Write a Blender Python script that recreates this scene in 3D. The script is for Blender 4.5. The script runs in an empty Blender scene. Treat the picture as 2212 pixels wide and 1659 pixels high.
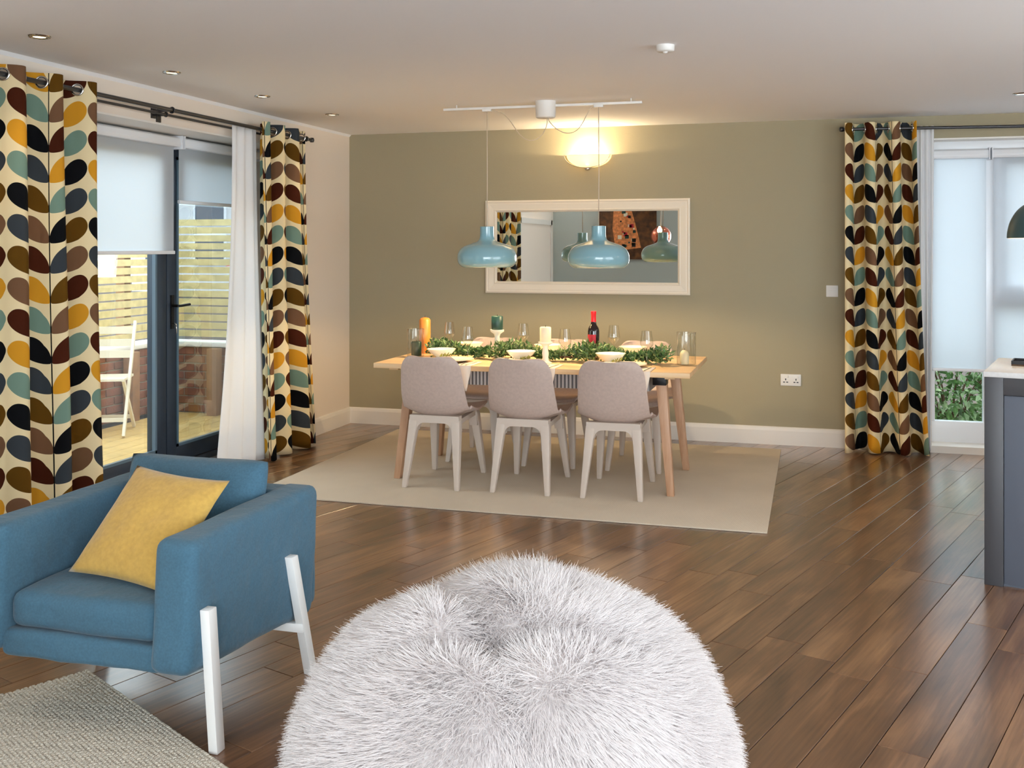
import bpy, bmesh, math, random
import numpy as np
from mathutils import Vector, Matrix, Euler, noise
random.seed(7); rng = np.random.default_rng(7)
PI = math.pi
S = bpy.context.scene
C = S.collection

# ------------------------------------------------------------------ camera, world, lights, exposure
F_PX, HORIZON, CAM_Z = 2250.0, 535.0, 1.46
YAW = math.atan(654 / 2250)
cd = bpy.data.cameras.new('camera'); cam = bpy.data.objects.new('camera', cd); C.objects.link(cam)
cam.location = (0, 0, CAM_Z); cam.rotation_euler = (PI / 2, 0, YAW)
cd.sensor_fit = 'HORIZONTAL'; cd.sensor_width = 36; cd.lens = 36 * F_PX / 2212
cd.shift_y = -(829.5 - HORIZON) / 2212; cd.clip_start = 0.05
S.camera = cam

w = bpy.data.worlds.new('overcast_sky'); S.world = w; w.use_nodes = True
bg = w.node_tree.nodes['Background']; bg.inputs[0].default_value = (0.86, 0.93, 1.0, 1); bg.inputs[1].default_value = 4.0

def area(name, loc, rot, sx, sy, power, col):
    l = bpy.data.lights.new(name, 'AREA'); l.shape = 'RECTANGLE'; l.size = sx; l.size_y = sy
    l.energy = power; l.color = col
    o = bpy.data.objects.new(name, l); o.location = loc; o.rotation_euler = rot; C.objects.link(o); return o
DAY = (0.90, 0.95, 1.0)
area('added_fill_rear', (0.9, -2.42, 1.25), (PI / 2, 0, 0), 4.6, 2.0, 165, DAY)  # fill light added behind the camera to brighten the room
area('added_fill_side', (3.52, 2.2, 1.25), (PI / 2, 0, PI / 2), 4.2, 2.0, 48, DAY)  # second added fill, out of view on the right

S.view_settings.view_transform = 'Standard'; S.view_settings.look = 'None'
S.view_settings.gamma = 1; S.view_settings.use_curve_mapping = False
S.view_settings.exposure = 0.3
S.cycles.use_denoising = True
S.cycles.max_bounces = 8; S.cycles.diffuse_bounces = 5; S.cycles.glossy_bounces = 4; S.cycles.transparent_max_bounces = 12
S.cycles.use_adaptive_sampling = True; S.cycles.adaptive_threshold = 0.05; S.cycles.adaptive_min_samples = 16
S.cycles.caustics_reflective = False; S.cycles.caustics_refractive = False
S.cycles.sample_clamp_indirect = 6

# ------------------------------------------------------------------ materials
def lin(c):
    r = []
    for v in c[:3]:
        v = v / 255; r.append(v / 12.92 if v <= 0.04045 else ((v + 0.055) / 1.055) ** 2.4)
    return (*r, 1)

class G:
    """small helper round a node tree"""
    def __init__(s, t): s.t = t; s.n = t.nodes; s.l = t.links
    def add(s, ty, **kw):
        n = s.n.new(ty)
        for k, v in kw.items(): setattr(n, k, v)
        return n
    def put(s, sock, v):
        if hasattr(v, 'links') or isinstance(v, bpy.types.NodeSocket): s.l.new(v, sock)
        else: sock.default_value = v
    def m(s, op, a, b=0.0, c=0.0):
        n = s.add('ShaderNodeMath', operation=op)
        s.put(n.inputs[0], a); s.put(n.inputs[1], b); s.put(n.inputs[2], c)
        return n.outputs[0]
    def mix(s, f, a, b):
        n = s.add('ShaderNodeMix', data_type='RGBA')
        s.put(n.inputs[0], f); s.put(n.inputs[6], a); s.put(n.inputs[7], b); return n.outputs[2]

def mat(name, rgb, rough=0.6, metal=0.0, spec=0.5, bump=None, var=None, emit=None, sheen=0, coat=0, scale=(1, 1, 1), sub=0):
    m = bpy.data.materials.new(name); m.use_nodes = True
    g = G(m.node_tree); b = g.n['Principled BSDF']
    b.inputs['Base Color'].default_value = lin(rgb); b.inputs['Roughness'].default_value = rough
    b.inputs['Metallic'].default_value = metal; b.inputs['Specular IOR Level'].default_value = spec
    if sheen: b.inputs['Sheen Weight'].default_value = sheen
    if coat: b.inputs['Coat Weight'].default_value = coat; b.inputs['Coat Roughness'].default_value = 0.08
    if sub: b.inputs['Subsurface Weight'].default_value = sub; b.inputs['Subsurface Radius'].default_value = (0.03, 0.02, 0.01); b.inputs['Subsurface Scale'].default_value = 0.5
    if bump or var:
        tc = g.add('ShaderNodeTexCoord'); mp = g.add('ShaderNodeMapping'); mp.inputs['Scale'].default_value = scale
        g.l.new(tc.outputs['Object'], mp.inputs[0])
    if bump:
        nz = g.add('ShaderNodeTexNoise'); nz.inputs['Scale'].default_value = bump[0]; nz.inputs['Detail'].default_value = 3
        g.l.new(mp.outputs[0], nz.inputs['Vector'])
        bp = g.add('ShaderNodeBump'); bp.inputs['Strength'].default_value = bump[1]; bp.inputs['Distance'].default_value = bump[2] if len(bump) > 2 else 0.01
        g.l.new(nz.outputs['Fac'], bp.inputs['Height']); g.l.new(bp.outputs[0], b.inputs['Normal'])
    if var:
        nz = g.add('ShaderNodeTexNoise'); nz.inputs['Scale'].default_value = var[0]; nz.inputs['Detail'].default_value = 4
        g.l.new(mp.outputs[0], nz.inputs['Vector'])
        lo = lin([c * (1 - var[1]) for c in rgb]); hi = lin([min(255, c * (1 + var[1])) for c in rgb])
        mr = g.add('ShaderNodeMapRange'); mr.inputs[1].default_value = 0.3; mr.inputs[2].default_value = 0.7
        g.l.new(nz.outputs['Fac'], mr.inputs[0])
        g.l.new(g.mix(mr.outputs[0], lo, hi), b.inputs['Base Color'])
    if emit:
        b.inputs['Emission Color'].default_value = lin(emit[0]); b.inputs['Emission Strength'].default_value = emit[1]
    return m

def mat_glass(name, tint=(255, 255, 255), base=0.06, rough=0.0):
    m = bpy.data.materials.new(name); m.use_nodes = True; g = G(m.node_tree); g.n.clear()
    o = g.add('ShaderNodeOutputMaterial'); t = g.add('ShaderNodeBsdfTransparent'); gl = g.add('ShaderNodeBsdfGlossy')
    t.inputs[0].default_value = lin(tint); gl.inputs['Roughness'].default_value = rough
    lw = g.add('ShaderNodeLayerWeight'); lw.inputs[0].default_value = 0.35
    f = g.m('ADD', g.m('MULTIPLY', g.m('POWER', lw.outputs['Facing'], 2.5), 0.75), base)
    mx = g.add('ShaderNodeMixShader'); g.l.new(f, mx.inputs[0]); g.l.new(t.outputs[0], mx.inputs[1]); g.l.new(gl.outputs[0], mx.inputs[2])
    g.l.new(mx.outputs[0], o.inputs[0]); return m

def mat_sheer(name, rgb, trans=0.5, clear=0.0, weave=0):
    m = bpy.data.materials.new(name); m.use_nodes = True; g = G(m.node_tree); g.n.clear()
    o = g.add('ShaderNodeOutputMaterial'); d = g.add('ShaderNodeBsdfDiffuse'); t = g.add('ShaderNodeBsdfTranslucent')
    d.inputs[0].default_value = lin(rgb); t.inputs[0].default_value = lin(rgb)
    mx = g.add('ShaderNodeMixShader'); mx.inputs[0].default_value = trans
    g.l.new(d.outputs[0], mx.inputs[1]); g.l.new(t.outputs[0], mx.inputs[2])
    if clear:
        c = g.add('ShaderNodeBsdfTransparent'); m2 = g.add('ShaderNodeMixShader'); m2.inputs[0].default_value = clear
        g.l.new(mx.outputs[0], m2.inputs[1]); g.l.new(c.outputs[0], m2.inputs[2]); mx = m2
    g.l.new(mx.outputs[0], o.inputs[0]); return m

def mat_emit(name, rgb, s):
    m = bpy.data.materials.new(name); m.use_nodes = True; g = G(m.node_tree); g.n.clear()
    o = g.add('ShaderNodeOutputMaterial'); e = g.add('ShaderNodeEmission'); e.inputs[0].default_value = lin(rgb); e.inputs[1].default_value = s
    g.l.new(e.outputs[0], o.inputs[0]); return m

def mat_wood(name, dark, mid, light, rough=0.4, axis=1, per_object=True, grain=1.0, bumpd=0.0012, spec=0.5, coat=0.0):
    """planks: grain stretched along the local axis, each object shifted and toned by its own random number"""
    m = bpy.data.materials.new(name); m.use_nodes = True; g = G(m.node_tree); b = g.n['Principled BSDF']
    tc = g.add('ShaderNodeTexCoord'); oi = g.add('ShaderNodeObjectInfo')
    va = g.add('ShaderNodeVectorMath', operation='ADD'); cb = g.add('ShaderNodeCombineXYZ')
    k = g.m('MULTIPLY', oi.outputs['Random'], 37.0 if per_object else 0.0)
    for i in range(3): g.l.new(k, cb.inputs[i])
    g.l.new(tc.outputs['Object'], va.inputs[0]); g.l.new(cb.outputs[0], va.inputs[1])
    def stretched(sc, st):
        mp = g.add('ShaderNodeMapping'); v = [sc] * 3; v[axis] = sc * st; mp.inputs['Scale'].default_value = v
        g.l.new(va.outputs[0], mp.inputs[0]); return mp.outputs[0]
    n1 = g.add('ShaderNodeTexNoise'); n1.inputs['Scale'].default_value = 1; n1.inputs['Detail'].default_value = 5; n1.inputs['Roughness'].default_value = 0.6; n1.inputs['Distortion'].default_value = 0.8
    g.l.new(stretched(9 * grain, 0.14), n1.inputs['Vector'])
    n2 = g.add('ShaderNodeTexNoise'); n2.inputs['Scale'].default_value = 1; n2.inputs['Detail'].default_value = 3
    g.l.new(stretched(90 * grain, 0.03), n2.inputs['Vector'])
    n3 = g.add('ShaderNodeTexNoise'); n3.inputs['Scale'].default_value = 1; n3.inputs['Detail'].default_value = 2
    g.l.new(stretched(5 * grain, 0.35), n3.inputs['Vector'])
    f = g.m('ADD', g.m('MULTIPLY', n1.outputs['Fac'], 0.85), g.m('MULTIPLY', n2.outputs['Fac'], 0.42))
    f = g.m('ADD', f, g.m('MULTIPLY', n3.outputs['Fac'], 0.45))
    f = g.m('ADD', f, g.m('MULTIPLY', oi.outputs['Random'], 0.14 if per_object else 0))
    mr = g.add('ShaderNodeMapRange'); mr.inputs[1].default_value = 0.60; mr.inputs[2].default_value = 1.22 if per_object else 1.08
    g.l.new(f, mr.inputs[0])
    cr = g.add('ShaderNodeValToRGB'); e = cr.color_ramp.elements
    e[0].color = lin(dark); e[1].color = lin(light); e[1].position = 1; x = e.new(0.5); x.color = lin(mid)
    g.l.new(mr.outputs[0], cr.inputs[0]); g.l.new(cr.outputs[0], b.inputs['Base Color'])
    b.inputs['Roughness'].default_value = rough; b.inputs['Specular IOR Level'].default_value = spec
    b.inputs['Coat Weight'].default_value = coat; b.inputs['Coat Roughness'].default_value = 0.2
    bp = g.add('ShaderNodeBump'); bp.inputs['Strength'].default_value = 0.35; bp.inputs['Distance'].default_value = bumpd
    g.l.new(g.m('ADD', n2.outputs['Fac'], n1.outputs['Fac']), bp.inputs['Height']); g.l.new(bp.outputs[0], b.inputs['Normal'])
    return m

def mat_leaf_print(name):
    """stem-and-leaf print on the curtain's own UVs (metres of cloth)"""
    m = bpy.data.materials.new(name); m.use_nodes = True; g = G(m.node_tree); b = g.n['Principled BSDF']
    uv = g.add('ShaderNodeUVMap'); sp = g.add('ShaderNodeSeparateXYZ'); g.l.new(uv.outputs[0], sp.inputs[0])
    PW, PH = 0.25, 0.147
    cu = g.m('DIVIDE', sp.outputs[0], PW); col = g.m('FLOOR', cu); f = g.m('SUBTRACT', g.m('SUBTRACT', cu, col), 0.5)
    ax = g.m('MULTIPLY', g.m('ABSOLUTE', f), PW)
    side = g.m('GREATER_THAN', f, 0.0)
    cv = g.m('DIVIDE', sp.outputs[1], PH); row = g.m('FLOOR', cv); Y = g.m('MULTIPLY', g.m('SUBTRACT', cv, row), PH)
    T1, T2 = (0.004, 0.012), (0.106, 0.139); L = math.hypot(T2[0] - T1[0], T2[1] - T1[1]); an = math.atan2(T2[1] - T1[1], T2[0] - T1[0])
    mx, my = (T1[0] + T2[0]) / 2, (T1[1] + T2[1]) / 2; ca, sa = math.cos(an), math.sin(an)
    X0 = g.m('SUBTRACT', ax, mx); Y0 = g.m('SUBTRACT', Y, my)
    a = g.m('DIVIDE', g.m('ADD', g.m('MULTIPLY', X0, ca), g.m('MULTIPLY', Y0, sa)), L / 2)
    bb = g.m('SUBTRACT', g.m('MULTIPLY', Y0, ca), g.m('MULTIPLY', X0, sa))
    e = g.m('MULTIPLY', g.m('POWER', g.m('MAXIMUM', g.m('ADD', a, 1.0), 0.0), 0.75), g.m('POWER', g.m('MAXIMUM', g.m('SUBTRACT', 1.0, a), 0.0), 0.5))
    up = g.m('LESS_THAN', bb, g.m('MULTIPLY', e, 0.042)); dn = g.m('GREATER_THAN', bb, g.m('MULTIPLY', e, -0.050))
    leaf = g.m('MULTIPLY', up, dn)
    stem = g.m('LESS_THAN', ax, 0.0022)
    cid = g.m('ADD', g.m('MULTIPLY', col, 5.0), g.m('MULTIPLY', side, 3.0))
    idx = g.m('FLOORED_MODULO', g.m('ADD', row, cid), 7.0)
    cr = g.add('ShaderNodeValToRGB'); cr.color_ramp.interpolation = 'CONSTANT'
    cols = [(118, 86, 62), (98, 66, 12), (58, 64, 70), (10, 12, 16), (118, 146, 132), (214, 152, 40), (70, 28, 10)]
    el = cr.color_ramp.elements; el[0].color = lin(cols[0]); el[1].position = 1 / 7; el[1].color = lin(cols[1])
    for i in range(2, 7): q = el.new(i / 7); q.color = lin(cols[i])
    g.l.new(g.m('DIVIDE', g.m('ADD', idx, 0.5), 7.0), cr.inputs[0])
    base = g.mix(leaf, lin((240, 222, 178)), cr.outputs[0])
    base = g.mix(g.m('MULTIPLY', stem, 1.0), base, lin((20, 18, 16)))
    g.l.new(base, b.inputs['Base Color']); b.inputs['Roughness'].default_value = 0.85; b.inputs['Specular IOR Level'].default_value = 0.15
    nz = g.add('ShaderNodeTexNoise'); nz.inputs['Scale'].default_value = 900; tc = g.add('ShaderNodeTexCoord'); g.l.new(tc.outputs['Object'], nz.inputs['Vector'])
    bp = g.add('ShaderNodeBump'); bp.inputs['Strength'].default_value = 0.12; bp.inputs['Distance'].default_value = 0.001
    g.l.new(nz.outputs['Fac'], bp.inputs['Height']); g.l.new(bp.outputs[0], b.inputs['Normal'])
    # thin cotton lets a little light through
    o = g.n['Material Output']; t = g.add('ShaderNodeBsdfTranslucent'); g.l.new(base, t.inputs[0])
    ms = g.add('ShaderNodeMixShader'); ms.inputs[0].default_value = 0.10
    g.l.new(b.outputs[0], ms.inputs[1]); g.l.new(t.outputs[0], ms.inputs[2]); g.l.new(ms.outputs[0], o.inputs[0])
    return m

def mat_weave(name, rgb, scale, depth, rough=0.95, var=0.1, rot=0.0):
    m = bpy.data.materials.new(name); m.use_nodes = True; g = G(m.node_tree); b = g.n['Principled BSDF']
    tc = g.add('ShaderNodeTexCoord'); sp = g.add('ShaderNodeSeparateXYZ'); g.l.new(tc.outputs['Object'], sp.inputs[0])
    sx = g.m('SINE', g.m('MULTIPLY', sp.outputs[0], scale)); sy = g.m('SINE', g.m('MULTIPLY', sp.outputs[1], scale * 1.3))
    h = g.m('MULTIPLY', sx, sy)
    nz = g.add('ShaderNodeTexNoise'); nz.inputs['Scale'].default_value = 3.0; nz.inputs['Detail'].default_value = 6; g.l.new(tc.outputs['Object'], nz.inputs['Vector'])
    n2 = g.add('ShaderNodeTexNoise'); n2.inputs['Scale'].default_value = 220; g.l.new(tc.outputs['Object'], n2.inputs['Vector'])
    f = g.m('ADD', g.m('MULTIPLY', nz.outputs['Fac'], 0.5), g.m('ADD', g.m('MULTIPLY', h, 0.12), g.m('MULTIPLY', n2.outputs['Fac'], 0.5)))
    g.l.new(g.mix(f, lin([c * (1 - var) for c in rgb]), lin([min(255, c * (1 + var)) for c in rgb])), b.inputs['Base Color'])
    b.inputs['Roughness'].default_value = rough; b.inputs['Specular IOR Level'].default_value = 0.1
    bp = g.add('ShaderNodeBump'); bp.inputs['Strength'].default_value = 0.5; bp.inputs['Distance'].default_value = depth
    g.l.new(g.m('ADD', h, n2.outputs['Fac']), bp.inputs['Height']); g.l.new(bp.outputs[0], b.inputs['Normal'])
    return m

M = dict(
    wall_green=mat('paint_sage_grey', (165, 156, 131), 0.85, spec=0.15, bump=(90, 0.06)),
    wall_white=mat('paint_warm_white', (236, 224, 210), 0.85, spec=0.15, bump=(90, 0.05)),
    wall_blue=mat('paint_blue_grey', (182, 190, 186), 0.85, spec=0.15),
    ceiling=mat('paint_ceiling', (247, 247, 249), 0.9, spec=0.1, bump=(60, 0.04)),
    gloss_white=mat('gloss_white_paint', (235, 230, 222), 0.35),
    upvc=mat('white_window_frame', (238, 240, 244), 0.3),
    floor=mat_wood('dark_oak_planks', (62, 42, 29), (110, 77, 53), (156, 116, 82), rough=0.3, coat=0.8),
    grout=mat('plank_joint', (48, 32, 22), 0.7),
    anth=mat('anthracite_aluminium', (52, 62, 76), 0.35, metal=0.3),
    black=mat('black_metal', (22, 22, 24), 0.4, metal=0.4),
    pole=mat('gunmetal_pole', (78, 78, 80), 0.32, metal=0.8),
    chrome=mat('polished_chrome', (210, 208, 205), 0.12, metal=1),
    glass=mat_glass('window_glass', (245, 250, 250), 0.05),
    glass_reflect=mat_glass('door_glass', (236, 244, 246), 0.24),
    drink_glass=mat_glass('drinking_glass', (246, 246, 242), 0.10, 0.02),
    blind=mat_sheer('roller_blind_cloth', (236, 240, 244), 0.62),
    sheer=mat_sheer('white_voile', (253, 253, 254), 0.45, 0.04),
    leafprint=mat_leaf_print('stem_leaf_print'),
    oak=mat_wood('pale_oak', (206, 168, 122), (224, 188, 142), (236, 204, 162), rough=0.45, axis=0, per_object=False, grain=0.8, bumpd=0.0004),
    oakleg=mat_wood('oak_leg', (168, 126, 96), (190, 148, 116), (206, 168, 138), rough=0.45, axis=2, per_object=False, grain=0.8, bumpd=0.0004),
    shell=mat('taupe_chair_plastic', (190, 170, 160), 0.55, bump=(300, 0.05, 0.002), var=(60, 0.03)),
    chairleg=mat('pale_taupe_plastic', (206, 192, 180), 0.5, bump=(300, 0.04, 0.002)),
    rug=mat_weave('flatweave_beige', (212, 198, 178), 420, 0.002, var=0.08),
    braid=mat_weave('woven_wool_grey', (206, 200, 186), 260, 0.003, var=0.12),
    teal=mat('pendant_glaze', (132, 176, 190), 0.16, coat=0.6),
    cream_in=mat('pendant_inside', (240, 232, 214), 0.6),
    white_plastic=mat('white_plastic', (232, 230, 226), 0.45),
    cable=mat('white_cable', (204, 190, 170), 0.6),
    blue=mat('blue_slipcover', (68, 102, 122), 0.9, spec=0.15, bump=(7, 0.5, 0.035), var=(160, 0.05), sheen=0.15),
    mustard=mat('mustard_velvet', (190, 154, 80), 0.9, spec=0.1, bump=(9, 0.4, 0.02), var=(70, 0.04), sheen=0.3),
    legwhite=mat('white_powder_coat', (236, 236, 234), 0.4),
    fur_base=mat('fur_backing', (228, 223, 222), 0.95, spec=0.05),
    mirror=mat('mirror_silver', (236, 240, 238), 0.0, metal=1),
    frame=mat('mirror_frame_white', (238, 228, 210), 0.45),
    china=mat('white_china', (242, 236, 222), 0.2),
    wax_orange=mat('amber_wax', (226, 138, 58), 0.35, sub=0.2),
    wax_green=mat('deep_green_wax', (22, 62, 56), 0.4),
    wax_cream=mat('cream_wax', (244, 232, 200), 0.5, sub=0.3),
    wick=mat('wick', (40, 34, 28), 0.9),
    bottle=mat('dark_wine_glass', (16, 8, 10), 0.08, coat=0.5),
    capsule=mat('red_capsule', (206, 26, 38), 0.3),
    label_red=mat('red_paper_label', (176, 28, 46), 0.6, var=(60, 0.12)),
    green=mat('garland_leaf', (74, 104, 58), 0.5, var=(30, 0.35)),
    green2=mat('garland_leaf_pale', (126, 146, 96), 0.5, var=(30, 0.2)),
    sprig=mat('yellow_green_sprig', (160, 158, 82), 0.6),
    twig=mat('brown_twig', (92, 66, 42), 0.8),
    linen=mat('napkin_linen', (236, 222, 206), 0.9, spec=0.1, bump=(200, 0.1, 0.002)),
    steel=mat('cutlery_steel', (220, 216, 208), 0.2, metal=1),
    ribbed=mat('ribbed_grey', (120, 116, 116), 0.5), ribwhite=mat('rib_pale', (226, 222, 220), 0.4),
    island_dark=mat('charcoal_laminate', (66, 66, 70), 0.45),
    island_panel=mat('slate_blue_panel', (88, 94, 106), 0.45),
    quartz=mat('pale_quartz', (218, 218, 218), 0.2, var=(80, 0.02)),
    petrol=mat('petrol_enamel', (52, 78, 80), 0.3),
    brick=mat('clay_brick', (128, 84, 68), 0.9, bump=(60, 0.3), var=(9, 0.2)),
    mortar=mat('mortar', (182, 174, 162), 0.95),
    cap=mat('white_coping', (236, 234, 230), 0.7),
    fence=mat('treated_pine_slat', (214, 198, 146), 0.8, var=(14, 0.08), scale=(1, 1, 1)),
    fencepost=mat('treated_pine_post', (150, 112, 82), 0.85, var=(14, 0.1)),
    deck=mat('honey_deck_board', (204, 170, 106), 0.75, var=(8, 0.08)),
    gardenwhite=mat('white_painted_wood', (232, 224, 204), 0.6),
    bush=mat('bush_leaf', (96, 130, 72), 0.6, var=(20, 0.35)),
    bush2=mat('bush_leaf_pale', (176, 196, 150), 0.6, var=(20, 0.2)),
    soil=mat('soil', (66, 52, 42), 0.95, var=(12, 0.3)),
    render=mat('house_render', (214, 214, 214), 0.9),
    roof=mat('slate_roof', (108, 104, 110), 0.8),
    pane=mat('far_window_pane', (70, 82, 98), 0.2),
    redleaf=mat('red_leaf', (196, 60, 66), 0.7),
    warm=mat_emit('lamp_glow', (255, 214, 150), 14),
    downglow=mat_emit('downlight_glow', (255, 226, 186), 5),
    filament=mat_emit('filament', (255, 190, 110), 40),
)

# ------------------------------------------------------------------ geometry helpers
def mesh_obj(name, verts, faces, m, parent=None, smooth=False, loc=None, mats=None, midx=None):
    me = bpy.data.meshes.new(name); me.from_pydata([tuple(v) for v in verts], [], faces)
    ms = mats or [m]
    for q in ms: me.materials.append(M[q] if isinstance(q, str) else q)
    if midx: me.polygons.foreach_set('material_index', midx)
    if smooth: me.polygons.foreach_set('use_smooth', [True] * len(me.polygons))
    me.update()
    o = bpy.data.objects.new(name, me); C.objects.link(o)
    if parent: o.parent = parent
    if loc: o.location = loc
    return o

def bm_obj(name, bm, m, parent=None, smooth=False, loc=None):
    me = bpy.data.meshes.new(name); bm.to_mesh(me); bm.free()
    me.materials.append(M[m] if isinstance(m, str) else m)
    if smooth: me.polygons.foreach_set('use_smooth', [True] * len(me.polygons))
    o = bpy.data.objects.new(name, me); C.objects.link(o)
    if parent: o.parent = parent
    if loc: o.location = loc
    return o

class MB:
    """collects solids into one mesh"""
    def __init__(s): s.v = []; s.f = []
    def add(s, v, f):
        k = len(s.v); s.v += [tuple(p) for p in v]; s.f += [[i + k for i in q] for q in f]; return s
    def box(s, x0, x1, y0, y1, z0, z1):
        v = [(x0, y0, z0), (x1, y0, z0), (x1, y1, z0), (x0, y1, z0), (x0, y0, z1), (x1, y0, z1), (x1, y1, z1), (x0, y1, z1)]
        return s.add(v, [[0, 3, 2, 1], [4, 5, 6, 7], [0, 1, 5, 4], [1, 2, 6, 5], [2, 3, 7, 6], [3, 0, 4, 7]])
    def bar(s, p, q, a0, b0, a1=None, b1=None, up=(0, 0, 1)):
        """tapered rectangular bar from p to q"""
        p, q = Vector(p), Vector(q); d = (q - p).normalized(); u = Vector(up)
        if abs(d.dot(u)) > 0.99: u = Vector((0, 1, 0))
        x = d.cross(u).normalized(); y = x.cross(d).normalized(); a1 = a0 if a1 is None else a1; b1 = b0 if b1 is None else b1
        v = []
        for c, a, b in ((p, a0, b0), (q, a1, b1)):
            for i, j in ((-1, -1), (1, -1), (1, 1), (-1, 1)): v.append(c + x * (i * a / 2) + y * (j * b / 2))
        return s.add(v, [[0, 1, 2, 3], [7, 6, 5, 4], [0, 4, 5, 1], [1, 5, 6, 2], [2, 6, 7, 3], [3, 7, 4, 0]])
    def leg(s, p, q, a0, b0, a1, b1):
        """leg with horizontal ends: section a (x) by b (y)"""
        v = []
        for c, a, b in ((p, a0, b0), (q, a1, b1)):
            for i, j in ((-1, -1), (1, -1), (1, 1), (-1, 1)): v.append((c[0] + i * a / 2, c[1] + j * b / 2, c[2]))
        return s.add(v, [[3, 2, 1, 0], [4, 5, 6, 7], [0, 1, 5, 4], [1, 2, 6, 5], [2, 3, 7, 6], [3, 0, 4, 7]])
    def lathe(s, prof, n=32, c=(0, 0, 0), close=False):
        v = []; f = []; m = len(prof)
        for i in range(n):
            t = 2 * PI * i / n
            for r, z in prof: v.append((c[0] + r * math.cos(t), c[1] + r * math.sin(t), c[2] + z))
        for i in range(n):
            j = (i + 1) % n
            for k in range(m - 1): f.append([i * m + k, j * m + k, j * m + k + 1, i * m + k + 1])
        return s.add(v, f)
    def tube(s, pts, r, n=8):
        pts = [Vector(p) for p in pts]; v = []; f = []; u = None
        for i, p in enumerate(pts):
            d = (pts[min(i + 1, len(pts) - 1)] - pts[max(i - 1, 0)]).normalized()
            if u is None: u = Vector((0, 0, 1)) if abs(d.z) < 0.9 else Vector((1, 0, 0))
            x = d.cross(u).normalized(); y = x.cross(d).normalized(); u = y
            rr = r[i] if isinstance(r, (list, tuple)) else r
            for k in range(n): a = 2 * PI * k / n; v.append(p + x * (rr * math.cos(a)) + y * (rr * math.sin(a)))
        for i in range(len(pts) - 1):
            for k in range(n): k2 = (k + 1) % n; f.append([i * n + k, i * n + k2, (i + 1) * n + k2, (i + 1) * n + k])
        f.append(list(range(n))[::-1]); f.append([(len(pts) - 1) * n + k for k in range(n)])
        return s.add(v, f)
    def torus(s, c, R, r, nrm, n=20, m=8):
        nrm = Vector(nrm).normalized(); x = nrm.orthogonal().normalized(); y = nrm.cross(x); c = Vector(c); v = []; f = []
        for i in range(n):
            t = 2 * PI * i / n; d = x * math.cos(t) + y * math.sin(t)
            for k in range(m): a = 2 * PI * k / m; v.append(c + d * (R + r * math.cos(a)) + nrm * (r * math.sin(a)))
        for i in range(n):
            for k in range(m): f.append([i * m + k, ((i + 1) % n) * m + k, ((i + 1) % n) * m + (k + 1) % m, i * m + (k + 1) % m])
        return s.add(v, f)
    def prism(s, poly, axis, a, b):
        """polygon in the two other axes, extruded along axis from a to b"""
        n = len(poly); v = []
        for t in (a, b):
            for p, q in poly: v.append({'x': (t, p, q), 'y': (p, t, q), 'z': (p, q, t)}[axis])
        return s.add(v, [list(range(n))[::-1], [n + i for i in range(n)]] + [[i, (i + 1) % n, n + (i + 1) % n, n + i] for i in range(n)])
    def build(s, name, m, parent=None, smooth=False, bevel=0.0, seg=2, loc=None, angle=None):
        bm = bmesh.new(); vs = [bm.verts.new(p) for p in s.v]
        for q in s.f:
            try: bm.faces.new([vs[i] for i in q])
            except ValueError: pass
        bmesh.ops.recalc_face_normals(bm, faces=bm.faces)
        if bevel: bmesh.ops.bevel(bm, geom=list(bm.edges), offset=bevel, segments=seg, profile=0.5, affect='EDGES', clamp_overlap=True)
        o = bm_obj(name, bm, m, parent, smooth or bool(bevel), loc)
        if bevel and not smooth or angle: o.data.set_sharp_from_angle(angle=math.radians(angle or 40))
        return o

def tag(o, label=None, cat=None, group=None, kind=None):
    if label: o['label'] = label
    if cat: o['category'] = cat
    if group: o['group'] = group
    if kind: o['kind'] = kind
    return o
def thing(name, label, cat, loc=(0, 0, 0), rz=0, group=None):
    o = bpy.data.objects.new(name, None); C.objects.link(o); o.location = loc; o.rotation_euler = (0, 0, rz)
    o.empty_display_size = 0.1
    return tag(o, label, cat, group)
def struct(o): o['kind'] = 'structure'; return o
def copy_tree(o, parent=None):
    c = o.copy(); C.objects.link(c); c.parent = parent
    for ch in list(o.children): copy_tree(ch, c)
    return c
def lamp(name, loc, power, col, radius=0.03, parent=None, spot=None, blend=0.6):
    l = bpy.data.lights.new(name, 'SPOT' if spot else 'POINT'); l.energy = power; l.color = col; l.shadow_soft_size = radius
    if spot: l.spot_size = spot; l.spot_blend = blend
    o = bpy.data.objects.new(name, l); C.objects.link(o); o.location = loc
    if parent: o.parent = parent
    return o
WARM = (1.0, 0.74, 0.42)

# ------------------------------------------------------------------ the room
XL, XR, YB, YR, H = -3.73, 3.6, 7.97, -2.5, 2.4
D0, D1, DH = 3.72, 6.95, 2.2            # glazed door opening in the left wall
W0, W1, WH = 0.79, 2.62, 2.24           # window opening in the back wall
b = MB(); b.box(XL - 0.4, XL, 0.9, D0, 0, H); b.box(XL - 0.4, XL, D1, YB + 0.3, 0, H); b.box(XL - 0.4, XL, D0, D1, DH, H)
struct(b.build('wall_left', 'wall_white'))
b = MB(); b.box(XL, W0, YB, YB + 0.3, 0, H); b.box(W0, W1, YB, YB + 0.3, WH, H); b.box(W1, XR + 0.2, YB, YB + 0.3, 0, H)
struct(b.build('wall_back', 'wall_green'))
b = MB(); b.box(XR, XR + 0.2, YR, 0, 0, H); b.box(XR, XR + 0.2, 4.4, YB, 0, H); b.box(XR, XR + 0.2, 0, 4.4, 2.3, H); b.box(XR, XR + 0.2, 0, 4.4, 0, 0.2)
struct(b.build('wall_right', 'wall_white'))
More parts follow.
